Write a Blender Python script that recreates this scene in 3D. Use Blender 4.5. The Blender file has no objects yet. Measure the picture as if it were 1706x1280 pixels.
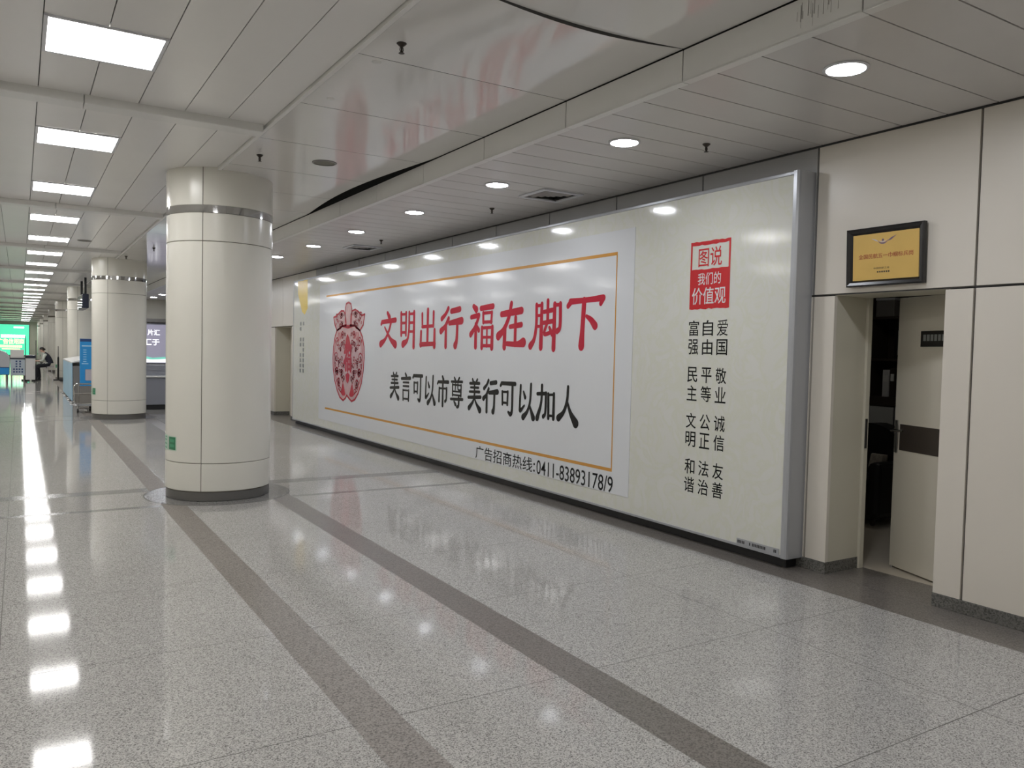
import bpy, bmesh, math, random
from mathutils import Vector, Matrix
random.seed(7)
SC = bpy.context.scene
COL = SC.collection
R = math.radians

# ------------------------------------------------------------------ camera, world, exposure
YAW, PITCH, ROLL, FPX, HCAM = 0.554001, -0.0392129, 0.0225292, 1327.71, 1.55
def camera():
    cy, sy, cp, sp = math.cos(YAW), math.sin(YAW), math.cos(PITCH), math.sin(PITCH)
    w = Vector((sy*cp, cy*cp, sp)); r = Vector((cy, -sy, 0)); u = r.cross(w)
    cr, sr = math.cos(ROLL), math.sin(ROLL)
    r2 = cr*r + sr*u; u2 = -sr*r + cr*u
    cd = bpy.data.cameras.new('camera'); co = bpy.data.objects.new('camera', cd); COL.objects.link(co)
    cd.sensor_width = 36; cd.sensor_fit = 'HORIZONTAL'; cd.lens = FPX/1706*36
    cd.clip_start = 0.05; cd.clip_end = 300
    m = Matrix.Identity(4)
    for i in range(3):
        m[i][0] = r2[i]; m[i][1] = u2[i]; m[i][2] = -w[i]
    m[0][3], m[1][3], m[2][3] = 0, 0, HCAM
    co.matrix_world = m
    SC.camera = co
camera()
wd = bpy.data.worlds.new('world'); SC.world = wd; wd.use_nodes = True
wd.node_tree.nodes['Background'].inputs[0].default_value = (.6, .65, .7, 1)
wd.node_tree.nodes['Background'].inputs[1].default_value = .3
SC.view_settings.view_transform = 'Standard'; SC.view_settings.look = 'None'
SC.view_settings.gamma = 1; SC.view_settings.use_curve_mapping = False
SC.view_settings.exposure = 0.62
PANEL_EMIT = 12.0      # the square ceiling lights
SPOT_EMIT = 75.0       # the round downlights

# ------------------------------------------------------------------ materials
def mat(name, col, rough=.5, metal=0, spec=.5, emit=None, estr=0, var=.06, vscale=3, bump=0, bscale=8, bstretch=None, alpha=None):
    m = bpy.data.materials.new(name); m.use_nodes = True
    nt = m.node_tree; b = nt.nodes['Principled BSDF']; L = nt.links
    b.inputs['Roughness'].default_value = rough; b.inputs['Metallic'].default_value = metal
    b.inputs['Specular IOR Level'].default_value = spec
    tc = nt.nodes.new('ShaderNodeTexCoord')
    n = nt.nodes.new('ShaderNodeTexNoise'); n.inputs['Scale'].default_value = vscale; n.inputs['Detail'].default_value = 4
    L.new(tc.outputs['Object'], n.inputs['Vector'])
    mix = nt.nodes.new('ShaderNodeMix'); mix.data_type = 'RGBA'
    mix.inputs[6].default_value = (*[c*(1-var) for c in col], 1); mix.inputs[7].default_value = (*[min(1, c*(1+var)) for c in col], 1)
    L.new(n.outputs[0], mix.inputs[0]); L.new(mix.outputs[2], b.inputs['Base Color'])
    if emit:
        b.inputs['Emission Color'].default_value = (*emit, 1); b.inputs['Emission Strength'].default_value = estr
    if bump:
        mp = nt.nodes.new('ShaderNodeMapping')
        if bstretch: mp.inputs['Scale'].default_value = bstretch
        L.new(tc.outputs['Object'], mp.inputs[0])
        n2 = nt.nodes.new('ShaderNodeTexNoise'); n2.inputs['Scale'].default_value = bscale; n2.inputs['Detail'].default_value = 2
        L.new(mp.outputs[0], n2.inputs['Vector'])
        bp = nt.nodes.new('ShaderNodeBump'); bp.inputs['Strength'].default_value = bump; bp.inputs['Distance'].default_value = .02
        L.new(n2.outputs[0], bp.inputs['Height']); L.new(bp.outputs[0], b.inputs['Normal'])
    return m

def granite(name, c_dark, c_light, rough, scale=130, bias=.5, spec=.5):
    m = bpy.data.materials.new(name); m.use_nodes = True
    nt = m.node_tree; b = nt.nodes['Principled BSDF']; L = nt.links
    tc = nt.nodes.new('ShaderNodeTexCoord')
    v = nt.nodes.new('ShaderNodeTexVoronoi'); v.inputs['Scale'].default_value = scale
    n = nt.nodes.new('ShaderNodeTexNoise'); n.inputs['Scale'].default_value = scale*.6; n.inputs['Detail'].default_value = 3
    big = nt.nodes.new('ShaderNodeTexNoise'); big.inputs['Scale'].default_value = .9; big.inputs['Detail'].default_value = 3
    for t in (v, n, big): L.new(tc.outputs['Object'], t.inputs['Vector'])
    sep = nt.nodes.new('ShaderNodeSeparateColor'); L.new(v.outputs['Color'], sep.inputs[0])
    mx = nt.nodes.new('ShaderNodeMath'); mx.operation = 'MULTIPLY_ADD'; mx.inputs[1].default_value = .55
    L.new(sep.outputs[0], mx.inputs[0])
    nn = nt.nodes.new('ShaderNodeMath'); nn.operation = 'MULTIPLY'; nn.inputs[1].default_value = .55
    L.new(n.outputs[0], nn.inputs[0]); L.new(nn.outputs[0], mx.inputs[2])
    rp = nt.nodes.new('ShaderNodeValToRGB'); L.new(mx.outputs[0], rp.inputs[0])
    e = rp.color_ramp.elements
    e[0].position = .22; e[0].color = (*c_dark, 1); e[1].position = .75; e[1].color = (*c_light, 1)
    k = e.new(bias); k.color = (*[(a*.35+b_*.65) for a, b_ in zip(c_dark, c_light)], 1)
    tone = nt.nodes.new('ShaderNodeMapRange'); tone.inputs[3].default_value = .88; tone.inputs[4].default_value = 1.1
    L.new(big.outputs[0], tone.inputs[0])
    mul = nt.nodes.new('ShaderNodeMix'); mul.data_type = 'RGBA'; mul.blend_type = 'MULTIPLY'; mul.inputs[0].default_value = 1
    L.new(rp.outputs[0], mul.inputs[6]); L.new(tone.outputs[0], mul.inputs[7])
    L.new(mul.outputs[2], b.inputs['Base Color'])
    b.inputs['Roughness'].default_value = rough; b.inputs['Specular IOR Level'].default_value = spec
    return m

def film(m):
    """thin film waviness: long soft waves plus narrow vertical wrinkles"""
    nt = m.node_tree; L = nt.links; b = nt.nodes['Principled BSDF']
    tc = next(n for n in nt.nodes if n.type == 'TEX_COORD')
    prev = None
    for sc, st, dist in (((1, 1.2, .8), .5, .004), ((1, 26, 1.2), .45, .0011)):
        mp = nt.nodes.new('ShaderNodeMapping'); mp.inputs['Scale'].default_value = sc
        L.new(tc.outputs['Object'], mp.inputs[0])
        n2 = nt.nodes.new('ShaderNodeTexNoise'); n2.inputs['Scale'].default_value = 1; n2.inputs['Detail'].default_value = 1
        L.new(mp.outputs[0], n2.inputs['Vector'])
        bp = nt.nodes.new('ShaderNodeBump'); bp.inputs['Strength'].default_value = st; bp.inputs['Distance'].default_value = dist
        L.new(n2.outputs[0], bp.inputs['Height'])
        if prev: L.new(prev.outputs[0], bp.inputs['Normal'])
        prev = bp
    L.new(prev.outputs[0], b.inputs['Normal'])
    return m
def poster_mat():
    m = film(mat('poster_film', (.655, .66, .63), .10, var=.05, vscale=1.3))
    nt = m.node_tree; L = nt.links; b = nt.nodes['Principled BSDF']
    tc = next(n for n in nt.nodes if n.type == 'TEX_COORD')
    n = nt.nodes.new('ShaderNodeTexNoise'); n.inputs['Scale'].default_value = 3.2; n.inputs['Detail'].default_value = 5
    n.inputs['Distortion'].default_value = 2.5
    L.new(tc.outputs['Object'], n.inputs['Vector'])
    rp = nt.nodes.new('ShaderNodeValToRGB'); e = rp.color_ramp.elements
    e[0].position = .44; e[0].color = (.69, .69, .635, 1); e[1].position = .60; e[1].color = (.70, .70, .65, 1)
    k = e.new(.515); k.color = (.675, .68, .585, 1)
    L.new(n.outputs[0], rp.inputs[0])
    L.new(rp.outputs[0], b.inputs['Base Color'])
    return m

M = dict(
    granite=granite('grey_granite', (.135, .13, .123), (.55, .535, .51), .07, 210, spec=.26),
    band=granite('brown_granite', (.07, .058, .048), (.29, .26, .23), .40, 150),
    banddark=granite('dark_brown_granite', (.06, .052, .045), (.22, .20, .18), .28, 150),
    greyband=granite('dark_grey_granite', (.07, .07, .066), (.27, .265, .255), .2, 150),
    joint=mat('joint_filler', (.10, .095, .085), .6),
    skirt=granite('skirting_granite', (.05, .05, .045), (.17, .165, .15), .15, 120),
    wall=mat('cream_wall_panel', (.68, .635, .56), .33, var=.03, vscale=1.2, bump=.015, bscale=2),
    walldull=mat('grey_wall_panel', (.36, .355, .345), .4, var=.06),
    wallback=mat('wall_groove', (.10, .10, .10), .7),
    plaster=mat('beige_plaster', (.74, .71, .62), .6),
    ceil=mat('metal_ceiling_plank', (.78, .765, .74), .28, spec=.6, var=.05, vscale=1.5, bump=.05, bscale=1.4),
    ceil2=mat('glossy_ceiling_panel', (.72, .705, .68), 0.085, spec=.75, var=.04, vscale=1.1, bump=.012, bscale=1.1),
    ceil3=mat('ceiling_plank_by_wall', (.60, .58, .56), .32, spec=.5, var=.09, vscale=1.8),
    beam=mat('ceiling_beam_paint', (.74, .735, .71), .35, var=.04),
    dark=mat('dark_void', (.012, .012, .012), .8),
    streak=mat('water_streak', (.42, .41, .39), .5),
    groove=mat('ceiling_groove', (.10, .10, .095), .8),
    col=mat('column_enamel', (.77, .755, .685), .22, var=.03, vscale=1.5),
    colgap=mat('column_groove', (.16, .14, .11), .7),
    steel=mat('polished_steel', (.62, .62, .63), .07, 1, var=.03),
    brushed=mat('brushed_steel', (.50, .50, .50), .3, 1, var=.05),
    basering=mat('dull_base_metal', (.19, .185, .18), .35, .6, var=.1),
    alu=mat('grey_aluminium', (.42, .43, .45), .3, .35, var=.03),
    poster=poster_mat(),
    white=film(mat('white_vinyl', (.71, .725, .74), .10, var=.02, vscale=.8)),
    orange=mat('orange_print', (.62, .30, .06), .2),
    red=mat('red_print', (.52, .022, .05), .12, var=.08),
    seal=mat('seal_red_print', (.58, .018, .025), .2, var=.06),
    redline=mat('papercut_red', (.50, .03, .05), .25, var=.1),
    black=mat('black_print', (.012, .012, .013), .12),
    sealwhite=mat('seal_white_print', (.72, .72, .72), .2),
    yellowp=mat('yellow_print', (.75, .55, .12), .25),
    grey=mat('grey_print', (.22, .23, .22), .3),
    rubber=mat('black_plastic', (.012, .012, .013), .4),
    skirtblack=mat('black_recess', (.008, .008, .009), .35),
    lampw=mat('light_diffuser', (.9, .9, .9), .4, emit=(1, .985, .97), estr=PANEL_EMIT, var=0),
    downw=mat('downlight_lens', (.9, .9, .9), .4, emit=(.90, .93, 1), estr=SPOT_EMIT, var=0),
    filllamp=mat('fill_lamp_shade', (.8, .8, .75), .5, emit=(1, .95, .85), estr=7, var=0),
    lampf=mat('lamp_frame', (.66, .67, .70), .35),
    bronze=mat('dark_bronze', (.05, .04, .032), .4, .5),
    disc=mat('olive_grey_grille', (.17, .165, .13), .6),
    door=mat('door_laminate', (.60, .56, .47), .35, var=.05, vscale=1.5),
    jamb=mat('jamb_panel', (.58, .55, .45), .4, var=.03),
    frame=mat('black_wood_frame', (.010, .009, .009), .25),
    gold=mat('gold_plate', (.66, .44, .13), .32, .35, var=.12, vscale=4),
    plaquered=mat('plaque_red', (.38, .07, .03), .4),
    plaqueblue=mat('plaque_violet', (.16, .11, .18), .4),
    glassblue=mat('frosted_blue_glass', (.42, .66, .84), .3, var=.08),
    blue=mat('blue_panel', (.015, .22, .52), .3, emit=(.02, .22, .5), estr=.12),
    navy=mat('navy_panel', (.02, .06, .20), .3),
    palelil=mat('pale_lilac', (.55, .52, .58), .4),
    whitep=mat('white_paint', (.72, .72, .72), .35),
    paperw=mat('white_sheet', (.80, .80, .78), .4),
    greym=mat('grey_metal', (.27, .255, .24), .4, .3),
    bluegrey=mat('blue_grey_panel', (.28, .29, .33), .4),
    leaflet=mat('pale_blue_board', (.50, .58, .66), .4),
    skin=mat('skin', (.62, .40, .31), .5),
    hair=mat('black_hair', (.012, .009, .008), .45),
    shirt=mat('pale_shirt', (.66, .70, .64), .6),
    trousers=mat('dark_trousers', (.012, .014, .022), .7),
    vest=mat('navy_vest', (.014, .018, .035), .7),
    paper=mat('paper', (.8, .8, .8), .5),
    ledgreen=mat('led_green', (.02, .5, .25), .3, emit=(.08, .62, .36), estr=.9, var=0),
    ledwhite=mat('led_white', (.8, .8, .8), .3, emit=(.95, 1, .95), estr=1.6, var=0),
    ledyellow=mat('led_yellow', (.8, .8, .3), .3, emit=(.78, 1, .36), estr=1.3, var=0),
    ledpink=mat('lit_pink_poster', (.5, .2, .3), .3, emit=(.42, .14, .22), estr=.6, var=.5, vscale=4),
    adgrey=mat('lit_mauve_board', (.3, .29, .36), .3, emit=(.36, .34, .44), estr=.38, var=.1),
    adwhite=mat('lit_white_print', (.8, .8, .8), .3, emit=(.9, .92, .95), estr=.9, var=0),
    adgreen=mat('lit_teal_print', (.2, .5, .42), .3, emit=(.16, .5, .40), estr=.7, var=.2),
    screen=mat('dark_glass_screen', (.02, .025, .035), .03, spec=1.0),
    casing=mat('screen_casing', (.015, .02, .04), .35),
    stgreen=mat('sticker_green', (.02, .20, .09), .35),
    stlight=mat('sticker_pale_green', (.45, .62, .50), .35),
    officewall=mat('office_wall', (.55, .56, .55), .6),
    officefloor=mat('office_floor', (.58, .52, .43), .3),
    wood=mat('dark_wood', (.045, .035, .028), .35),
    scrub=mat('scanner_grey', (.50, .51, .55), .35),
)

# ------------------------------------------------------------------ geometry helpers
class MB:
    def __init__(s, T=None):
        s.b = bmesh.new(); s.T = T
    def v(s, p):
        p = Vector(p)
        return s.b.verts.new(s.T @ p if s.T else p)
    def face(s, pts, mi=0):
        try:
            f = s.b.faces.new([s.v(p) for p in pts]); f.material_index = mi; return f
        except ValueError:
            return None
    def box(s, x0, x1, y0, y1, z0, z1, mi=0, bev=0):
        vs = [s.v((x, y, z)) for z in (z0, z1) for y in (y0, y1) for x in (x0, x1)]
        fs = []
        for q in ((0, 2, 3, 1), (4, 5, 7, 6), (0, 1, 5, 4), (2, 6, 7, 3), (0, 4, 6, 2), (1, 3, 7, 5)):
            f = s.b.faces.new([vs[i] for i in q]); f.material_index = mi; fs.append(f)
        if bev:
            es = list({e for f in fs for e in f.edges})
            bmesh.ops.bevel(s.b, geom=es, offset=bev, segments=2, affect='EDGES', profile=.5)
        return s
    def tube(s, pts, rad, mi=0, seg=10, closed=False):
        pts = [Vector(p) for p in pts]; n = len(pts)
        rs = rad if isinstance(rad, (list, tuple)) else [rad]*n
        rings = []; ref = None
        for i, p in enumerate(pts):
            if closed: t = (pts[(i+1) % n]-pts[i-1])
            else: t = pts[min(i+1, n-1)]-pts[max(i-1, 0)]
            t.normalize()
            if ref is None:
                ref = Vector((0, 0, 1)) if abs(t.z) < .9 else Vector((1, 0, 0))
            a = (ref - t*ref.dot(t)).normalized(); ref = a; c = t.cross(a)
            rings.append([s.v(p + rs[i]*(math.cos(2*math.pi*k/seg)*a + math.sin(2*math.pi*k/seg)*c)) for k in range(seg)])
        m = n if closed else n-1
        for i in range(m):
            A, B = rings[i], rings[(i+1) % n]
            for k in range(seg):
                f = s.b.faces.new([A[k], A[(k+1) % seg], B[(k+1) % seg], B[k]]); f.material_index = mi; f.smooth = True
        if not closed:
            for rg in (rings[0], rings[-1]):
                f = s.b.faces.new(rg); f.material_index = mi
        return s
    def lathe(s, prof, cx, cy, seg=48, mi=0, a0=0, a1=360, smooth=True):
        full = abs(a1-a0) >= 359.99
        n = seg if full else seg+1
        cols = []
        for k in range(n):
            a = R(a0+(a1-a0)*k/seg); c, q = math.cos(a), math.sin(a)
            cols.append([s.v((cx+r*c, cy+r*q, z)) for r, z in prof])
        for k in range(seg):
            A, B = cols[k], cols[(k+1) % n]
            for i in range(len(prof)-1):
                if prof[i][0] < 1e-6 and prof[i+1][0] < 1e-6: continue
                f = s.b.faces.new([A[i], B[i], B[i+1], A[i+1]]); f.material_index = mi; f.smooth = smooth
        return s
    def prism(s, poly, axis, a, b, mi=0):
        """poly: 2D outline; axis 'x': (y,z) pairs swept x=a..b; 'y': (x,z); 'z': (x,y)"""
        def P(p, t):
            return {'x': (t, p[0], p[1]), 'y': (p[0], t, p[1]), 'z': (p[0], p[1], t)}[axis]
        A = [s.v(P(p, a)) for p in poly]; B = [s.v(P(p, b)) for p in poly]; n = len(poly)
        for vs in (A, B):
            f = s.b.faces.new(vs); f.material_index = mi
        for i in range(n):
            f = s.b.faces.new([A[i], A[(i+1) % n], B[(i+1) % n], B[i]]); f.material_index = mi
        return s
    def build(s, name, mats, parent=None, origin=None):
        bmesh.ops.remove_doubles(s.b, verts=s.b.verts, dist=1e-6)
        bmesh.ops.recalc_face_normals(s.b, faces=s.b.faces)
        me = bpy.data.meshes.new(name); s.b.to_mesh(me); s.b.free()
        return link_mesh(name, me, mats, parent, origin)

def world_loc(o):
    p = Vector((0, 0, 0))
    while o: p += o.location; o = o.parent
    return p
def link_mesh(name, me, mats, parent=None, origin=None):
    for m in (mats if isinstance(mats, (list, tuple)) else [mats]): me.materials.append(m)
    if any(p.use_smooth for p in me.polygons): me.set_sharp_from_angle(angle=R(32))
    o = bpy.data.objects.new(name, me); COL.objects.link(o)
    if parent:
        o.parent = parent; off = world_loc(parent)
    else:
        off = Vector(origin) if origin else Vector((0, 0, 0)); o.location = off
    if off.length: me.transform(Matrix.Translation(-off))
    return o
def tag(o, label=None, cat=None, group=None, kind=None):
    if label: o['label'] = label
    if cat: o['category'] = cat
    if group: o['group'] = group
    if kind: o['kind'] = kind
    return o
def thing(name, label, cat, loc, group=None):
    o = bpy.data.objects.new(name, None); COL.objects.link(o); o.location = loc
    o.empty_display_size = .1
    return tag(o, label, cat, group)
def struct(o): o['kind'] = 'structure'; return o
def copy_thing(o, loc):
    c = o.copy(); COL.objects.link(c); c.location = loc
    for ch in list(o.children):
        d = ch.copy(); COL.objects.link(d); d.parent = c
        for g in list(ch.children):
            e = g.copy(); COL.objects.link(e); e.parent = d
    return c
ORD = ['first', 'second', 'third', 'fourth', 'fifth', 'sixth', 'seventh', 'eighth', 'ninth', 'tenth', 'eleventh', 'twelfth', 'thirteenth',
       'fourteenth', 'fifteenth', 'sixteenth', 'seventeenth', 'eighteenth', 'nineteenth', 'twentieth', 'twenty-first', 'twenty-second',
       'twenty-third', 'twenty-fourth', 'twenty-fifth', 'twenty-sixth', 'twenty-seventh', 'twenty-eighth', 'twenty-ninth', 'thirtieth']

# ------------------------------------------------------------------ lettering
def text_mesh(body, weight=0.0):
    c = bpy.data.curves.new('lettering', 'FONT'); c.body = body; c.offset = weight; c.resolution_u = 3
    o = bpy.data.objects.new('lettering', c); COL.objects.link(o)
    bpy.context.view_layer.update()
    me = bpy.data.meshes.new_from_object(o.evaluated_get(bpy.context.evaluated_depsgraph_get()))
    bpy.data.objects.remove(o); bpy.data.curves.remove(c)
    return me
def add_text(b, body, place, w, h, weight=0.0, mi=0):
    """glyphs stretched to a w x h box; place(u, v) -> world point, u 0..w to the reader's right, v 0..h up"""
    me = text_mesh(body, weight)
    xs = [v.co.x for v in me.vertices]; ys = [v.co.y for v in me.vertices]
    x0, x1, y0, y1 = min(xs), max(xs), min(ys), max(ys)
    vs = [b.v(place((v.co.x-x0)/(x1-x0)*w, (v.co.y-y0)/(y1-y0)*h)) for v in me.vertices]
    for p in me.polygons:
        try:
            f = b.b.faces.new([vs[i] for i in p.vertices]); f.material_index = mi
        except ValueError: pass
    bpy.data.meshes.remove(me)

def catmull(P, n=6):
    if len(P) < 3: return [tuple(a+(b-a)*k/n for a, b in zip(P[0], P[1])) for k in range(n+1)]
    out = []
    Q = [tuple(2*a-b for a, b in zip(P[0], P[1]))]+list(P)+[tuple(2*a-b for a, b in zip(P[-1], P[-2]))]
    for i in range(1, len(Q)-2):
        for k in range(n):
            t = k/n
            out.append(tuple(.5*(2*b+(-a+c)*t+(2*a-5*b+4*c-d)*t*t+(-a+3*b-3*c+d)*t**3) for a, b, c, d in zip(Q[i-1], Q[i], Q[i+1], Q[i+2])))
    out.append(tuple(P[-1])); return out

# brush characters: every stroke is (points, half widths) in a unit cell, y up
T, N, W_ = .030, .050, .066
GLYPH = {
 '文': [([(.44, 1), (.56, .86)], [.05, .075]), ([(.06, .68), (.12, .745)], [.045, .05]), ([(.10, .74), (.92, .78)], [.05, .06]), ([(.66, .74), (.55, .5), (.32, .22), (.04, .07)], [.05, .045, .05, .085]),
       ([(.28, .58), (.45, .40), (.66, .2), (.92, .06)], [.03, .04, .06, .095])],
 '明': [([(.05, .97), (.07, .34)], [N, N]), ([(.05, .93), (.40, .93)], [T, T]), ([(.39, .97), (.39, .34)], [.045, .045]), ([(.06, .68), (.39, .68)], [T, T]), ([(.07, .41), (.39, .41)], [T, T]),
       ([(.60, .97), (.60, .5), (.50, .2), (.20, .07)], [.045, .045, .05, .085]), ([(.60, .93), (.94, .93)], [T, T]), ([(.93, .97), (.92, .0)], [.05, .06]), ([(.60, .68), (.93, .68)], [T, T]), ([(.59, .43), (.93, .43)], [T, T])],
 '出': [([(.5, 1), (.49, .08)], [.055, .05]), ([(.14, .90), (.16, .56)], [.045, .04]), ([(.14, .55), (.86, .57)], [.035, .035]), ([(.86, .93), (.85, .56)], [.045, .04]),
       ([(.08, .42), (.06, .04)], [.045, .05]), ([(.04, .07), (.96, .09)], [.05, .045]), ([(.93, .46), (.93, .02)], [.045, .06])],
 '行': [([(.36, 1), (.24, .86), (.06, .74)], [.05, .045, .055]), ([(.38, .74), (.22, .54), (.03, .42)], [.05, .05, .07]), ([(.26, .55), (.26, .02)], [.05, .055]),
       ([(.50, .92), (.88, .96)], [.055, .06]), ([(.42, .62), (.97, .67)], [.05, .075]), ([(.78, .64), (.76, .2), (.70, .05)], [.05, .055, .08])],
 '福': [([(.14, 1), (.26, .92)], [.05, .07]), ([(.04, .74), (.38, .78)], [.045, .05]), ([(.38, .76), (.22, .5), (.03, .32)], [.045, .045, .06]), ([(.25, .56), (.25, .02)], [.05, .055]), ([(.29, .52), (.38, .42)], [.035, .05]),
       ([(.46, .94), (.96, .97)], [.05, .055]), ([(.56, .83), (.57, .60)], [.038, .038]), ([(.56, .82), (.93, .83)], [T, T]), ([(.92, .83), (.90, .60)], [.038, .038]), ([(.56, .61), (.92, .61)], [T, T]),
       ([(.52, .48), (.52, .0)], [.042, .048]), ([(.52, .47), (.95, .48)], [T, T]), ([(.95, .49), (.94, .0)], [.045, .055]), ([(.53, .25), (.94, .25)], [.026, .026]), ([(.73, .47), (.73, .04)], [.03, .03]), ([(.53, .05), (.94, .05)], [T, T])],
 '在': [([(.15, .77), (.86, .83)], [.055, .065]), ([(.50, 1), (.42, .7), (.24, .42), (.04, .27)], [.05, .05, .055, .08]), ([(.28, .46), (.27, .02)], [.055, .06]),
       ([(.46, .48), (.86, .52)], [.04, .05]), ([(.66, .68), (.65, .08)], [.045, .045]), ([(.36, .10), (.72, .09), (.94, .13)], [.045, .05, .085])],
 '脚': [([(.22, .93), (.22, .5), (.16, .2), (.04, .05)], [.04, .04, .045, .065]), ([(.22, .91), (.40, .91)], [.027, .027]), ([(.39, .94), (.38, .02)], [.042, .055]), ([(.22, .70), (.39, .70)], [.025, .025]), ([(.22, .47), (.39, .47)], [.025, .025]),
       ([(.46, .77), (.72, .80)], [.035, .04]), ([(.58, 1), (.58, .55)], [.04, .04]), ([(.44, .54), (.74, .57)], [.035, .04]), ([(.57, .54), (.48, .31), (.70, .34)], [.035, .035, .035]), ([(.64, .44), (.73, .30)], [.03, .045]),
       ([(.79, .92), (.78, .0)], [.045, .055]), ([(.79, .90), (.97, .90)], [.03, .03]), ([(.96, .92), (.96, .46), (.88, .36)], [.042, .042, .05])],
 '下': [([(.04, .86), (.12, .94)], [.045, .05]), ([(.10, .945), (.55, .955), (.95, .975)], [.05, .042, .05]), ([(.95, .97), (.89, .87)], [.048, .04]), ([(.47, .95), (.44, .4), (.42, .06)], [.055, .055, .075]), ([(.54, .64), (.66, .56), (.76, .45)], [.03, .05, .065])],
 '美': [([(.34, 1), (.40, .91)], [.035, .05]), ([(.70, 1), (.60, .90)], [.04, .035]), ([(.14, .86), (.86, .88)], [.038, .045]), ([(.20, .73), (.80, .74)], [.03, .035]), ([(.12, .59), (.88, .61)], [.035, .04]), ([(.5, .90), (.5, .58)], [.04, .04]),
       ([(.03, .40), (.97, .45)], [.045, .05]), ([(.52, .56), (.42, .30), (.10, .06)], [.045, .045, .075]), ([(.5, .42), (.66, .22), (.92, .03)], [.03, .045, .09])],
 '言': [([(.44, 1), (.54, .91)], [.045, .06]), ([(.05, .80), (.94, .84)], [.05, .06]), ([(.22, .66), (.80, .67)], [.03, .035]), ([(.22, .52), (.80, .53)], [.03, .035]),
       ([(.22, .37), (.24, .0)], [.042, .045]), ([(.22, .36), (.80, .37)], [T, T]), ([(.80, .38), (.78, .0)], [.042, .05]), ([(.24, .05), (.78, .05)], [T, T])],
 '可': [([(.04, .88), (.11, .95)], [.045, .05]), ([(.10, .95), (.96, .96)], [.05, .055]), ([(.80, .94), (.79, .2), (.70, .05), (.56, .10)], [.05, .05, .06, .04]), ([(.16, .70), (.18, .32)], [.042, .042]), ([(.16, .69), (.52, .70)], [T, T]), ([(.51, .71), (.49, .32)], [.042, .042]), ([(.18, .37), (.49, .37)], [T, T])],
 '以': [([(.18, .93), (.15, .35), (.18, .20), (.42, .36)], [.045, .045, .055, .03]), ([(.36, .76), (.46, .60)], [.03, .055]), ([(.80, .99), (.76, .5), (.60, .2), (.36, .02)], [.045, .045, .05, .08]), ([(.72, .40), (.84, .22), (.96, .04)], [.03, .055, .085])],
 '市': [([(.46, 1), (.54, .90)], [.045, .06]), ([(.04, .75), (.11, .81)], [.04, .045]), ([(.10, .81), (.95, .83)], [.045, .055]), ([(.20, .60), (.19, .14)], [.042, .048]), ([(.20, .59), (.82, .60)], [T, T]), ([(.82, .61), (.80, .24), (.70, .16)], [.045, .045, .05]), ([(.5, .82), (.5, .0)], [.05, .055])],
 '尊': [([(.30, 1), (.38, .92)], [.035, .045]), ([(.70, 1), (.60, .91)], [.04, .035]), ([(.06, .86), (.94, .88)], [.035, .04]), ([(.16, .77), (.17, .40)], [.036, .036]), ([(.16, .76), (.85, .76)], [.026, .026]), ([(.85, .77), (.84, .40)], [.036, .04]),
       ([(.41, .86), (.38, .6)], [.028, .028]), ([(.60, .86), (.61, .62), (.82, .60)], [.028, .028, .024]), ([(.17, .54), (.84, .54)], [.024, .024]), ([(.17, .42), (.84, .42)], [.026, .026]),
       ([(.02, .27), (.98, .30)], [.04, .045]), ([(.68, .38), (.67, .08), (.54, .03)], [.045, .05, .045]), ([(.30, .20), (.42, .10)], [.035, .055])],
 '加': [([(.03, .74), (.52, .77)], [.045, .045]), ([(.51, .78), (.49, .24), (.38, .12)], [.045, .045, .055]), ([(.28, .98), (.25, .5), (.04, .05)], [.05, .045, .075]), ([(.64, .76), (.66, .10)], [.045, .05]), ([(.64, .74), (.95, .76)], [T, T]), ([(.94, .78), (.93, .10)], [.045, .055]), ([(.66, .17), (.93, .17)], [T, T])],
 '人': [([(.50, 1), (.46, .62), (.30, .32), (.05, .14)], [.045, .05, .055, .085]), ([(.47, .62), (.64, .32), (.90, .06)], [.03, .06, .11])],
}
def add_brush(b, ch, place, w, h, mi=0, fat=1.0):
    for si, (pts, ws) in enumerate(GLYPH[ch]):
        P = catmull([(x*w, y*h, q*h*fat) for (x, y), q in zip(pts, ws)], 6)
        n = len(P); L_, R_ = [], []
        for i in range(n):
            a, c = P[max(i-1, 0)], P[min(i+1, n-1)]
            tx, ty = c[0]-a[0], c[1]-a[1]; l = math.hypot(tx, ty) or 1
            nx, ny = -ty/l, tx/l; q = P[i][2]
            L_.append((P[i][0]+nx*q, P[i][1]+ny*q)); R_.append((P[i][0]-nx*q, P[i][1]-ny*q))
        def cap(p, q, a0):
            return [(p[0]+q*math.cos(a0+math.pi*k/6), p[1]+q*math.sin(a0+math.pi*k/6)) for k in range(1, 6)]
        t0 = math.atan2(P[1][1]-P[0][1], P[1][0]-P[0][0]); t1 = math.atan2(P[-1][1]-P[-2][1], P[-1][0]-P[-2][0])
        d = si*.00006
        VL = [b.v(place(*p, d)) for p in L_]; VR = [b.v(place(*p, d)) for p in R_]
        for i in range(n-1):
            f = b.b.faces.new([VL[i], VL[i+1], VR[i+1], VR[i]]); f.material_index = mi
        for vs, c in (([VL[0]], cap(P[0], P[0][2], t0+math.pi/2)), ([VR[-1]], cap(P[-1], P[-1][2], t1-math.pi/2))):
            end = VR[0] if vs[0] is VL[0] else VL[-1]
            f = b.b.faces.new(vs+[b.v(place(*p, d)) for p in c]+[end]); f.material_index = mi

# ================================================================== THE SETTING
Z1, Z2, Z3 = 3.30, 3.28, 3.10          # plank ceiling, glossy ceiling, ceiling by the wall
XW = 4.95                               # wall plane
YEND = 82.0
COLY = [8.75+9.9*k for k in range(8)]
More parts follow.
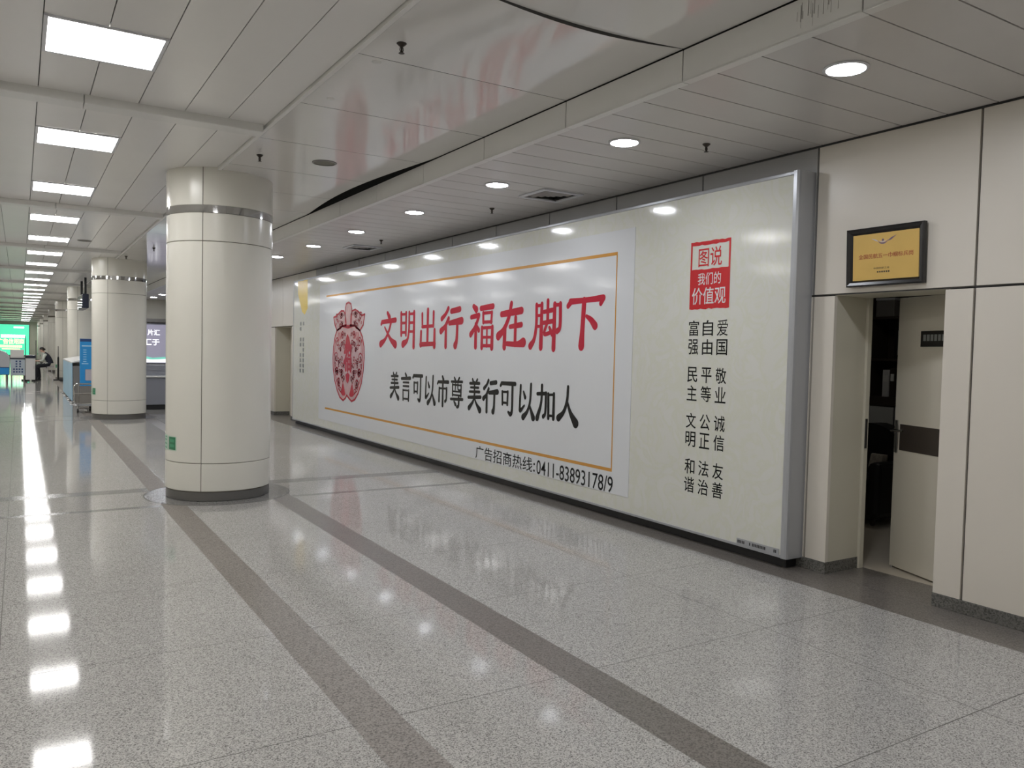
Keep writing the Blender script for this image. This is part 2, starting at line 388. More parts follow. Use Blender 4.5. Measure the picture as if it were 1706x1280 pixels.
# ---- floor: slabs with joints, brown bands along the hall, grey bands across
for _k in ('red', 'black'): M[_k].node_tree.nodes['Principled BSDF'].inputs['Specular IOR Level'].default_value = .25
def floor():
    xs = sorted({-4.2, -1.34, -1.335, -.09, -.085, 1.165, 1.375, 2.205, 2.425, 3.645, 3.650, 4.585, XW, 12.0})
    ys = {-6.0, YEND}
    joints = []
    y = 1.95-1.22*6
    while y < 60:
        joints.append(y); y += 1.205
    bands = []
    for c in COLY: bands += [(c-.56, c-.46), (c+.48, c+.58)]
    for a, c in bands: ys |= {a, c}
    for j in joints:
        if not any(a-.03 < j < c+.03 for a, c in bands): ys |= {j, j+.005}
    ys = sorted(ys)
    b = MB()
    V = {}
    def vert(i, j):
        if (i, j) not in V: V[(i, j)] = b.v((xs[i], ys[j], 0))
        return V[(i, j)]
    for i in range(len(xs)-1):
        for j in range(len(ys)-1):
            xm, ym, dx, dy = (xs[i]+xs[i+1])/2, (ys[j]+ys[j+1])/2, xs[i+1]-xs[i], ys[j+1]-ys[j]
            if xm > XW and ym < 19.15: continue
            mi = 0
            if 1.165 < xm < 1.375: mi = 1
            elif 2.205 < xm < 2.425 or 4.585 < xm < XW: mi = 4
            elif dy < .15 and dy > .05: mi = 2
            elif dx < .01 or dy < .01: mi = 3
            f = b.b.faces.new([vert(i, j), vert(i+1, j), vert(i+1, j+1), vert(i, j+1)]); f.material_index = mi
    struct(b.build('floor', [M['granite'], M['band'], M['greyband'], M['joint'], M['banddark']]))
    for c in COLY[:3]:
        b = MB()
        b.lathe([(.0, .0006), (.715, .0006)], 1.79, c, 64, 0, smooth=False)
        b.lathe([(.715, .0008), (.727, .0008)], 1.79, c, 64, 1, smooth=False)
        struct(b.build('floor_ring', [M['greyband'], M['joint']], origin=(1.79, c, 0)))
    # slab under everything
floor()

# ---- plank ceiling over the hall
def ceiling_planks():
    b = MB()
    x = .112-.314*13
    edges = []
    while x < 1.62: edges.append(x); x += .314
    edges.append(1.652)
    by = [6.44-5.16*3+5.16*k for k in range(20)]
    cuts = [-6]+[c for c in by if -6 < c < YEND]+[YEND]
    for i in range(len(edges)-1):
        for j in range(len(cuts)-1):
            b.box(edges[i]+.003, edges[i+1]-.003, cuts[j], cuts[j+1], Z1, Z1+.02)
    b.face([(-4.3, -6, Z1+.025), (1.66, -6, Z1+.025), (1.66, YEND, Z1+.025), (-4.3, YEND, Z1+.025)], 1)
    struct(b.build('ceiling', [M['ceil'], M['groove']]))
    b = MB()
    for y in by:
        if y > YEND-.5 or y < -5.5: continue
        for a, c in ((-4.2, -1.805), (-1.8, .388), (.393, 1.635)):
            b.box(a, c, y, y+.18, 3.24, Z1+.01, 0, .006)
    struct(b.build('ceiling_beam', M['beam']))
    b = MB()   # edge strip between the two ceilings
    y = -6.0
    while y < YEND:
        b.box(1.655, 1.686, y, min(y+2.257, YEND), Z2-.004, Z1+.03, 0, .002); y += 2.26
    struct(b.build('trim_1', M['beam']))
ceiling_planks()

# ---- glossy ceiling between the edge strip and the bulkhead
def ceiling_glossy():
    b = MB()
    x0, x1, nx = 1.689, 3.178, 14
    y0 = 3.39-1.13*8
    def sag(x): t = (x-1.72)/1.46; return max(0, math.sin(math.pi*min(1, max(0, t))))
    def edge_in(y):          # the loose edge beside the bulkhead
        return .13*math.sin(math.pi*(y-6.55)/3.7) if 6.55 < y < 10.25 else 0
    for k in range(76):
        ya, yb = y0+1.13*k+.003, y0+1.13*(k+1)-.003
        if ya > YEND: break
        far = abs(ya-.003-3.39) < .01; near = abs(yb+.003-3.39) < .01
        ny = 6
        g = []
        for j in range(ny+1):
            y = ya+(yb-ya)*j/ny; row = []
            for i in range(nx+1):
                xr = x1-edge_in(y)
                x = x0+(xr-x0)*i/nx
                z = Z2
                if far: z -= .052*sag(x)*(1-j/ny)**1.5
                if near: z -= .036*sag(x)*(j/ny)**1.5
                row.append((x, y, z))
            g.append(row)
        V = [[b.v(p) for p in row] for row in g]
        for j in range(ny):
            for i in range(nx):
                f = b.b.faces.new([V[j][i], V[j][i+1], V[j+1][i+1], V[j+1][i]]); f.smooth = True
        up = Vector((0, 0, .02))
        for A in (g[0], g[-1]):
            for i in range(nx):
                p, q = Vector(A[i])+up*.01, Vector(A[i+1])+up*.01; b.face([p, q, q+up, p+up], 1)
        for i in (0, nx):
            for j in range(ny):
                p, q = Vector(g[j][i])+up*.01, Vector(g[j+1][i])+up*.01; b.face([p, q, q+up, p+up], 1)
    b.face([(1.70, -6, Z2+.12), (3.3, -6, Z2+.12), (3.3, YEND, Z2+.12), (1.70, YEND, Z2+.12)], 2)
    struct(b.build('ceiling', [M['ceil2'], M['groove'], M['dark']]))
ceiling_glossy()

# ---- bulkhead and the low ceiling along the wall
def bulkhead():
    b = MB()
    y = 3.39-1.13*8
    while y < YEND:
        b.box(3.18, 3.20, y+.004, min(y+1.126, YEND), Z3, Z2-.008, 0, .002)
        b.box(3.18, 3.236, y+.002, min(y+1.128, YEND), Z3-.006, Z3+.006, 0, .002)
        y += 1.13
    b.box(3.203, 3.215, -6, YEND, Z3, Z2+.12, 1)
    rs = random.Random(3)
    for k in range(22):      # old water streaks on the bulkhead
        y = rs.uniform(2.36, 2.62); w = rs.uniform(.002, .006); z = rs.uniform(3.12, 3.2); h = rs.uniform(.03, .08)
        b.face([(3.1793, y, z), (3.1793, y+w, z), (3.1793, y+w*.7, z+h), (3.1793, y, z+h)], 2)
    struct(b.build('trim_2', [M['beam'], M['dark'], M['streak']]))
    b = MB()
    y = 2.27-.305*27
    while y < YEND:
        xr = XW-.012 if y < 19.2 else (12 if y < 29.8 else XW-.012)
        b.box(3.238, xr, y+.0045, y+.3005, Z3, Z3+.02); y += .305
    b.face([(3.2, -6, Z3+.03), (12, -6, Z3+.03), (12, YEND, Z3+.03), (3.2, YEND, Z3+.03)], 1)
    struct(b.build('ceiling', [M['ceil3'], M['groove']]))
bulkhead()

# ---- wall with the billboard and the two doorways
def wall_right():
    b = MB()
    H0, HS, HT = .085, 2.015, Z3
    seams_hi = [-6+.99]+[2.67-1.155*k for k in range(7, 0, -1)]+[2.67]+[3.83+1.155*k for k in range(14)]
    g = .008
    for a, c in zip(seams_hi[:-1], seams_hi[1:]):
        if a > 19.2: break
        c = min(c, 19.2)
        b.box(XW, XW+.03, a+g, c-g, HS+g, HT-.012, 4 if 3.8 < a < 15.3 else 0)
    lo = [2.67-1.155*k for k in range(7, 0, -1)]+[2.67, 2.85, 3.65, 3.83]+[3.83+1.155*k for k in range(1, 12)]+[17.0, 18.3, 19.2]
    for a, c in zip(lo[:-1], lo[1:]):
        if (a, c) in ((2.85, 3.65), (17.0, 18.3)): continue
        ga = 0 if a in (3.65, 18.3) else g; gc = 0 if c in (2.85, 17.0) else g
        b.box(XW, XW+.03, a+ga, c-gc, H0, HS-g)
    for a, c in ((-6, 2.83), (3.67, 16.98), (18.32, 19.2)):            # solid core behind the panels
        b.box(XW+.022, 5.335, a, c, 0, HS-.004, 1)
    b.box(XW+.022, 5.34, -6, 19.2, HS, HT+.3, 1)
    for a, c in ((2.85, 3.65), (17.0, 18.3)):                          # doorway linings
        b.box(XW+.0305, 5.32, c, c+.02, H0, HS, 2); b.box(XW+.0305, 5.32, a-.02, a, H0, HS, 2)
        b.box(XW+.0305, 5.34, a, c, HS-.003, HS+.01, 2)
        b.box(XW-.003, 5.32, c-.004, c+.02, 0, H0, 3); b.box(XW-.003, 5.32, a-.02, a+.004, 0, H0, 3)
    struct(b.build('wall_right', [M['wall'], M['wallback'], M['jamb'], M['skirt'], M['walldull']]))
    b = MB()
    for a, c in ((-6, 2.85), (3.65, 17.0), (18.3, 19.2)):
        b.box(XW-.005, XW+.02, a, c, 0, .083, 0, .003)
    struct(b.build('baseboard_right', M['skirt']))
    b = MB()   # doorway thresholds
    b.box(XW, 5.38, 2.83, 3.67, -.02, .001); b.box(XW, 5.38, 16.98, 18.32, -.02, .001)
    struct(b.build('floor_threshold', M['banddark']))
wall_right()

def other_walls():
    b = MB(); b.box(-4.35, -4.2, -6, YEND, 0, 3.7); struct(b.build('wall_left', M['plaster']))
    b = MB(); b.box(-4.35, 12, -6.15, -6, 0, 3.7); struct(b.build('wall_back', M['plaster']))
    b = MB(); b.box(-4.35, 12, YEND, YEND+.15, 0, 3.7)
    struct(b.build('wall_end', M['plaster']))
    b = MB()
    b.box(3.22, 12, 30.0, 30.15, 0, 3.4); b.box(3.22, 3.37, 30.15, YEND, 0, 3.4)
    struct(b.build('wall_far', M['plaster']))
    b = MB(); b.box(5.34, 12, 19.05, 19.2, 0, 3.4); b.box(12, 12.15, 19.05, 30.15, 0, 3.4)
    struct(b.build('wall_right_return', M['plaster']))
other_walls()

# ---- doors
def door_open():
    b = MB()   # steel frame set in the lining
    b.box(5.322, 5.372, 3.63, 3.675, 0, 2.045, 0, .004); b.box(5.322, 5.372, 2.825, 2.868, 0, 2.045, 0, .004)
    b.box(5.322, 5.372, 2.825, 3.675, 2.03, 2.075, 0, .004)
    fr = struct(b.build('door_1', M['jamb'], origin=(5.35, 3.25, 0)))
    b = MB(); b.box(5.330, 5.350, 3.622, 3.632, .90, 1.12, 0, .003)
    b.build('strike_plate', M['rubber'], fr)
    th = math.atan2(.237, .678)
    T_ = Matrix.Translation((5.352, 2.872, 0)) @ Matrix.Rotation(R(90)-th, 4, 'Z')   # local x along the leaf, local y = away from the hall? (toward -x)
    b = MB(T_); b.box(.004, .735, -.04, 0, .012, 2.022, 0, .004)
    leaf = b.build('leaf', M['door'], fr); leaf['label'] = 'cream laminated door leaf standing ajar'
    yf = .001
    b = MB(T_); b.box(.02, .672, 0, yf+.003, .892, 1.085, 0, .001); b.build('kick_band', M['wood'], leaf)['label'] = 'dark band across the door'
    b = MB(T_); b.box(.10, .492, 0, yf+.006, 1.659, 1.771, 0, .002)
    for k in range(9): b.box(.15+.036*k, .176+.036*k, .006, .0085, 1.70, 1.745, 1)
    b.build('name_plate', [M['frame'], M['grey']], leaf)['label'] = 'black name plate on the door'
    b = MB(T_); b.box(.684, .718, 0, .012, .868, 1.112, 0, .005)
    b.tube([(.70, .01, 1.036), (.70, .055, 1.036)], .010); b.tube([(.705, .052, 1.036), (.64, .055, 1.04), (.585, .05, 1.04)], [.010, .010, .008])
    b.lathe([(0, 0), (.009, 0), (.009, .02), (0, .02)], .70, .006, 12)
    h = b.build('handle', M['steel'], leaf); h['label'] = 'chrome lever handle on a long plate'
    b = MB(T_)
    b.tube([(.70, -.04, 1.036), (.70, -.095, 1.036)], .010); b.tube([(.705, -.09, 1.036), (.60, -.092, 1.04)], .009)
    b.box(.684, .718, -.05, -.04, .868, 1.112, 0, .003)
    b.build('handle', M['steel'], leaf)
    b = MB()   # second doorway, shut
    b.box(5.30, 5.35, 16.98, 18.32, 0, 2.03, 0, .004)
    d2 = struct(b.build('door_2', M['door'], origin=(5.32, 17.65, 0)))
    b = MB(); b.tube([(5.30, 17.12, 1.03), (5.24, 17.12, 1.03), (5.24, 17.24, 1.03)], .011); b.build('handle', M['steel'], d2)
door_open()

# ---- office behind the open door
def office():
    b = MB()
    b.box(8.6, 8.7, 2.0, 7.6, 0, 2.8); b.box(5.40, 8.7, 7.6, 7.7, 0, 2.8); b.box(5.40, 8.7, 1.9, 2.0, 0, 2.8)
    b.box(5.345, 5.40, 3.68, 7.7, 0, 2.8); b.box(5.345, 5.40, 1.9, 2.82, 0, 2.8); b.box(5.345, 5.40, 2.82, 3.68, 2.08, 2.8)
    struct(b.build('wall_office', M['officewall']))
    b = MB(); b.box(5.38, 8.7, 1.9, 7.7, -.02, 0); struct(b.build('floor_office', M['officefloor']))
    b = MB(); b.box(5.35, 8.7, 1.9, 7.7, 2.8, 2.9); struct(b.build('ceiling_office', M['officewall']))
    t = thing('office_fill_lamp', 'dim round fill lamp added unseen on the ceiling of the office behind the door', 'lamp', (7.0, 4.6, 2.8))  # added lamp, out of view, to brighten the dark office
    b = MB(); b.lathe([(.16, 2.8), (.17, 2.78), (.15, 2.765)], 7.0, 4.6, 24); b.build('rim', M['lampf'], t)
    b = MB(); b.lathe([(.152, 2.77), (.08, 2.745), (0, 2.735)], 7.0, 4.6, 24); b.build('shade', M['filllamp'], t)
    t = thing('bookcase', 'dark wooden bookcase with open upper shelves against the office wall', 'bookcase', (8.4, 5.6, 0))
    b = MB(); b.box(8.57, 8.595, 4.6, 6.6, 1.05, 2.55); b.build('back_panel', M['wood'], t)
    b = MB()
    b.box(8.24, 8.595, 4.6, 4.63, 0, 2.55); b.box(8.24, 8.595, 6.57, 6.6, 0, 2.55); b.box(8.24, 8.57, 5.585, 5.615, 1.05, 2.55)
    b.build('side_panel', M['wood'], t)
    for z, th in ((1.05, .10), (1.55, .03), (2.02, .03), (2.52, .03)):
        b = MB(); b.box(8.24, 8.57, 4.63, 6.57, z, z+th, 0, .003); b.build('shelf', M['wood'], t)
    for y in (4.63, 5.28, 5.93):
        b = MB(); b.box(8.25, 8.27, y+.005, y+.635, .06, 1.04, 0, .004)
        d = b.build('door', M['officewall'], t)
        b = MB(); b.tube([(8.235, y+.58, .5), (8.235, y+.58, .65)], .008); b.build('knob', M['steel'], d)
    y = 4.68; k = 0
    cols = ['wood', 'wood', 'navy', 'wood', 'navy', 'rubber', 'wood', 'grey', 'wood', 'wood']
    for i in range(12):
        w = random.uniform(.05, .075); h = random.uniform(.30, .36)
        if 5.54 < y+w and y < 5.64: y = 5.64
        m = M['whitep'] if y < 5.40 < y+w+.012 else M[cols[i % 10]]
        b = MB(); b.box(8.30, 8.55, y, y+w, 1.15, 1.15+h, 0, .004)
        b.box(8.298, 8.301, y+.012, y+w-.012, 1.15+h*.55, 1.15+h*.8, 1)
        tag(b.build('ring_binder', [m, M['paperw']], origin=(8.42, y+w/2, 1.15)), 'ring binder standing on the lower open shelf of the office bookcase', 'binder', 'ring binders on the bookcase shelf')
        y += w+.012
    t = thing('certificate_frame', 'black framed certificate leaning on the middle shelf of the office bookcase', 'frame', (8.45, 5.25, 1.58))
    b = MB(); b.box(8.42, 8.45, 5.09, 5.41, 1.58, 1.94, 0, .004); b.build('frame', M['frame'], t)
    b = MB(); b.box(8.417, 8.421, 5.13, 5.37, 1.62, 1.90); b.build('sheet', M['grey'], t)
    t = thing('armchair', 'black leather armchair with a rounded back in the dark office', 'armchair', (7.05, 4.85, 0))
    b = MB(); b.box(6.78, 7.42, 4.50, 5.20, .05, .30, 0, .02); b.build('base', M['rubber'], t)
    b = MB(); b.box(6.74, 7.22, 4.58, 5.12, .305, .44, 0, .045); b.build('seat', M['rubber'], t)
    for y in (4.44, 5.12):
        b = MB(); b.box(6.76, 7.36, y, y+.13, .08, .60, 0, .045); b.build('armrest', M['rubber'], t)
    b = MB()
    pr = [(4.50, .32), (5.20, .32)]+[(4.85+.35*math.cos(R(a)), .62+.31*math.sin(R(a))) for a in range(0, 181, 12)]
    b.prism(pr, 'x', 7.22, 7.42); b.build('backrest', M['rubber'], t)
    for x in (6.84, 7.36):
        for y in (4.54, 5.16):
            b = MB(); b.tube([(x, y, 0), (x, y, .06)], .02, seg=8); b.build('leg', M['wood'], t)
    b = MB(T=Matrix.Translation((7.13, 4.70, .565)) @ Matrix.Rotation(R(18), 4, 'Y'))
    b.lathe([(0, -.05), (.09, -.045), (.115, 0), (.09, .045), (0, .05)], 0, 0, 4, 0, 45, 405)
    o = b.build('cushion', mat('patterned_cushion', (.36, .32, .27), .8, var=.6, vscale=25), origin=(7.13, 4.70, .565))
    o.data.transform(Matrix.Rotation(R(90), 4, 'Y')); tag(o, 'small pale patterned cushion leaning in the black armchair', 'cushion')
    t = thing('highlight_box', 'grey box added as the bright highlight on the topmost shelf of the office bookcase', 'box', (8.4, 5.5, 2.05))  # pale box added in place of a light reflection in the bookcase glass
    b = MB(); b.box(8.28, 8.54, 5.34, 5.56, 2.05, 2.23, 0, .006); b.build('body', M['greym'], t)
    b = MB(); b.box(8.275, 8.545, 5.335, 5.565, 2.232, 2.26, 0, .006); b.build('lid', M['lampf'], t)
office()

# ================================================================== COLUMNS
def column():
    cx, cy, r = 1.79, COLY[0], .52
    t = thing('round_column', '', 'column', (cx, cy, 0), 'round cream columns in a row along the hall')
    b = MB(); b.lathe([(.0, 0), (.505, 0), (.512, .006), (.512, .09), (.49, .098), (0, .098)], cx, cy, 72); b.build('base_ring', M['basering'], t)
    b = MB(); b.lathe([(r-.012, .09), (r-.012, 2.86)], cx, cy, 64); b.lathe([(r-.004, 2.935), (r-.004, Z2+.03)], cx, cy, 64)
    b.build('core', M['colgap'], t)
    def shell(z0, z1, rr, name, e=.004):
        bb = MB()
        for s in (-120, 60):
            bb.lathe([(rr-.02, z0), (rr-e, z0), (rr, z0+e), (rr, z1-e), (rr-e, z1), (rr-.02, z1)], cx, cy, 44, 0, s+.35, s+180-.35)
        return bb.build(name, M['col'], t)
    shell(.10, .376, r, 'lower_panel'); shell(.382, 2.577, r, 'shaft'); shell(2.583, 2.856, r, 'upper_panel'); shell(2.932, Z2+.03, r+.002, 'collar')
    b = MB(); b.lathe([(r-.03, 2.857), (r+.003, 2.858), (r+.003, 2.931), (r-.03, 2.9315)], cx, cy, 72); b.build('steel_band', M['steel'], t)
    # evacuation sticker wrapped low on the shaft
    b = MB()
    def patch(a0, a1, z0, z1, rr, mi):
        b.lathe([(rr, z0), (rr, z1)], cx, cy, 8, mi, a0, a1)
    patch(-168, -151.5, .49, .635, r+.001, 1); patch(-166.5, -153, .50, .628, r+.0016, 0)
    patch(-164, -155, .575, .605, r+.002, 2); patch(-164, -155, .525, .555, r+.002, 2)
    patch(-186, -170, .49, .64, r+.001, 1)
    for z in (.505, .545, .585, .615): patch(-183+random.random()*4, -173, z, z+.014, r+.0016, 2)
    b.build('exit_sticker', [M['stgreen'], M['stlight'], mat('sticker_mid_green', (.06, .32, .17), .35)], t)['label'] = 'small green evacuation sticker'
    names = ['big cream round column standing in front of the billboard end, whole shaft visible',
             'cream round column beside the luggage trolley and the blue standee',
             'third cream round column, a narrow slice showing behind the hanging screen',
             'fourth cream round column along the hall, behind the blue glass counter',
             'fifth cream round column along the hall, by the thin black post',
             'sixth cream round column along the hall, behind the seated person',
             'seventh cream round column along the hall, a sliver past the person',
             'eighth and last cream round column, a sliver near the green screen wall']
    t['label'] = names[0]
    for k in range(1, 8):
        c = copy_thing(t, (cx, COLY[k], 0)); c['label'] = names[k]
column()

# ================================================================== CEILING LAMPS AND FITTINGS
def square_lights():
    xc, half = .4245, .29
    y0 = 5.30
    t = thing('square_ceiling_light', '', 'ceiling light', (xc, y0, Z1), 'square panel lights in a row along the plank ceiling')
    b = MB()
    o, i = .312, half
    for a in ((xc-o, xc-i, y0-o, y0+o), (xc+i, xc+o, y0-o, y0+o), (xc-i, xc+i, y0-o, y0-i), (xc-i, xc+i, y0+i, y0+o)):
        b.box(*a, Z1-.012, Z1-.001, 0, .002)
    b.build('frame', M['lampf'], t)
    b = MB(); b.box(xc-i, xc+i, y0-i, y0+i, Z1-.009, Z1-.003); b.build('diffuser', M['lampw'], t)
    n = 0
    for k in range(0, 30):
        c = t if k == 0 else copy_thing(t, (xc, y0+2.58*k, Z1))
        c['label'] = 'square white ceiling light panel, %s in the row counting from the camera' % ORD[k]
    for k in (-1, -2, -3):  # unseen lamps added behind the camera to light the near hall
        c = copy_thing(t, (xc, y0+2.58*k, Z1)); c['label'] = 'square white fill light panel added unseen behind the camera, %s one back' % ORD[-k-1]
    for k in range(-3, 14):  # unseen row added as fill light from across the hall
        c = copy_thing(t, (-2.763, y0+2.58*k, Z1)); c['group'] = 'added square fill lights in an unseen parallel row across the hall'
        c['label'] = 'square white fill light panel added in an unseen parallel row across the hall'
square_lights()

def downlights():
    x0, y0 = 3.735, 2.74
    t = thing('round_downlight', '', 'downlight', (x0, y0, Z3), 'round downlights in the low ceiling along the wall')
    b = MB(); b.lathe([(.100, Z3), (.116, Z3-.001), (.118, Z3-.004), (.110, Z3-.009), (.101, Z3-.010), (.0985, Z3-.007)], x0, y0, 40); b.build('trim_ring', M['lampf'], t)
    b = MB(); b.lathe([(.0985, Z3-.008), (.085, Z3-.0105), (.05, Z3-.0125), (0, Z3-.013)], x0, y0, 40); b.build('lens', M['downw'], t)
    for k in range(0, 15):
        c = t if k == 0 else copy_thing(t, (x0+(.01*k if k < 6 else 0), y0+1.835*k, Z3))
        c['label'] = 'round glowing downlight, %s in the row above the billboard counting from the camera' % ORD[k]
    for k in (-1, -2):  # unseen downlights added behind the camera for more light on the wall side
        c = copy_thing(t, (x0, y0+1.835*k, Z3)); c['label'] = 'round fill downlight added unseen to the wall row, %s one behind the camera' % ORD[-k-1]
downlights()

def sprinklers():
    t = thing('fire_sprinkler', '', 'sprinkler', (0, 0, 0), 'dark fire sprinkler heads on the ceilings')
    b = MB(T=Matrix.Scale(.66, 4)); b.lathe([(0, 0), (.042, 0), (.044, -.006), (.032, -.018), (.018, -.030), (.010, -.034), (0, -.034)], 0, 0, 24); b.build('escutcheon', M['bronze'], t)
    b = MB(T=Matrix.Scale(.66, 4)); b.tube([(0, 0, -.03), (0, 0, -.085)], .008, seg=8)
    b.tube([(-.012, 0, -.035), (-.016, 0, -.06), (-.004, 0, -.082)], .004, seg=6); b.tube([(.012, 0, -.035), (.016, 0, -.06), (.004, 0, -.082)], .004, seg=6)
    b.build('stem', M['bronze'], t)
    b = MB(T=Matrix.Scale(.66, 4)); b.lathe([(0, -.084), (.024, -.084), (.026, -.088), (0, -.092)], 0, 0, 16); b.build('deflector', M['bronze'], t)
    L = [((1.835, 4.23, Z2), 'dark fire sprinkler on the glossy ceiling beside the long edge strip'),
         ((1.845, 7.39, Z2), 'dark fire sprinkler on the glossy ceiling above the big column'),
         ((4.255, 4.264, Z3), 'dark fire sprinkler on the low ceiling beside the second downlight'),
         ((4.33, 7.49, Z3), 'small dark fire sprinkler on the low ceiling behind the square vent'),
         ((4.35, 10.63, Z3), 'small dark fire sprinkler on the low ceiling near the far vent'),
         ((1.79, 17.45, Z2), 'small dark fire sprinkler on the ceiling in front of the second column'),
         ((2.05, 15.6, Z2), 'small dark fire sprinkler on the ceiling between the two big columns')]
    for k, (p, lab) in enumerate(L):
        c = t if k == 0 else copy_thing(t, p)
        c.location = p; c['label'] = lab
sprinklers()

def vents():
    def diffuser(x, y, h, label):
        t = thing('air_vent', label, 'air vent', (x, y, Z3), 'square air vents in the low ceiling')
        b = MB()
        for s0, s1, z in ((h, h-.035, .0),):
            for a in ((x-s0, x+s0, y-s0, y-s1), (x-s0, x+s0, y+s1, y+s0), (x-s0, x-s1, y-s1, y+s1), (x+s1, x+s0, y-s1, y+s1)):
                b.box(*a, Z3-.018, Z3-.001, 0, .003)
        b.build('frame', M['lampf'], t)
        b = MB(); b.box(x-h+.03, x+h-.03, y-h+.03, y+h-.03, Z3-.003, Z3-.001); b.build('backing', M['dark'], t)
        for q in (.155, .105, .055):
            b = MB()
            for a in range(4):
                c, s = math.cos(R(90*a)), math.sin(R(90*a))
                def P(u, v, z): return (x+c*u-s*v, y+s*u+c*v, z)
                b.face([P(q, -q, Z3-.004), P(q, q, Z3-.004), P(q-.035, q-.035, Z3-.022), P(q-.035, -q+.035, Z3-.022)])
            b.build('louvre', M['greym'], t)
    diffuser(4.42, 6.50, .23, 'square louvred air vent in the low ceiling beyond the third downlight')
    diffuser(4.43, 11.56, .23, 'far square louvred air vent in the low ceiling near the billboard end')
    for (x, y, z, lab) in ((2.42, 7.32, Z2, 'round olive-grey ceiling speaker grille beside the big column top'), (.949, 15.5, Z1, 'round grey ceiling speaker grille on the planks near the far lights')):
        t = thing('ceiling_speaker', lab, 'speaker', (x, y, z))
        b = MB(); b.lathe([(.098, z), (.112, z), (.112, z-.006), (.098, z-.009)], x, y, 36); b.build('rim', M['greym'], t)
        b = MB(); b.lathe([(.099, z-.004), (.05, z-.008), (0, z-.009)], x, y, 36); b.build('grille', M['disc'], t)
    for (x, y, lab) in ((1.83, 4.59, 'small round cover cap on the glossy ceiling beside a seam, by the near sprinkler'), (1.835, 5.44, 'small round cover cap on the glossy ceiling between the edge strip and the pink reflection')):
        b = MB(); b.lathe([(0, Z2-.004), (.022, Z2-.004), (.028, Z2-.001), (.028, Z2)], x, y, 20)
        tag(b.build('cover_cap', M['beam'], origin=(x, y, Z2)), lab, 'cover cap', 'round cover caps on the glossy ceiling')
vents()

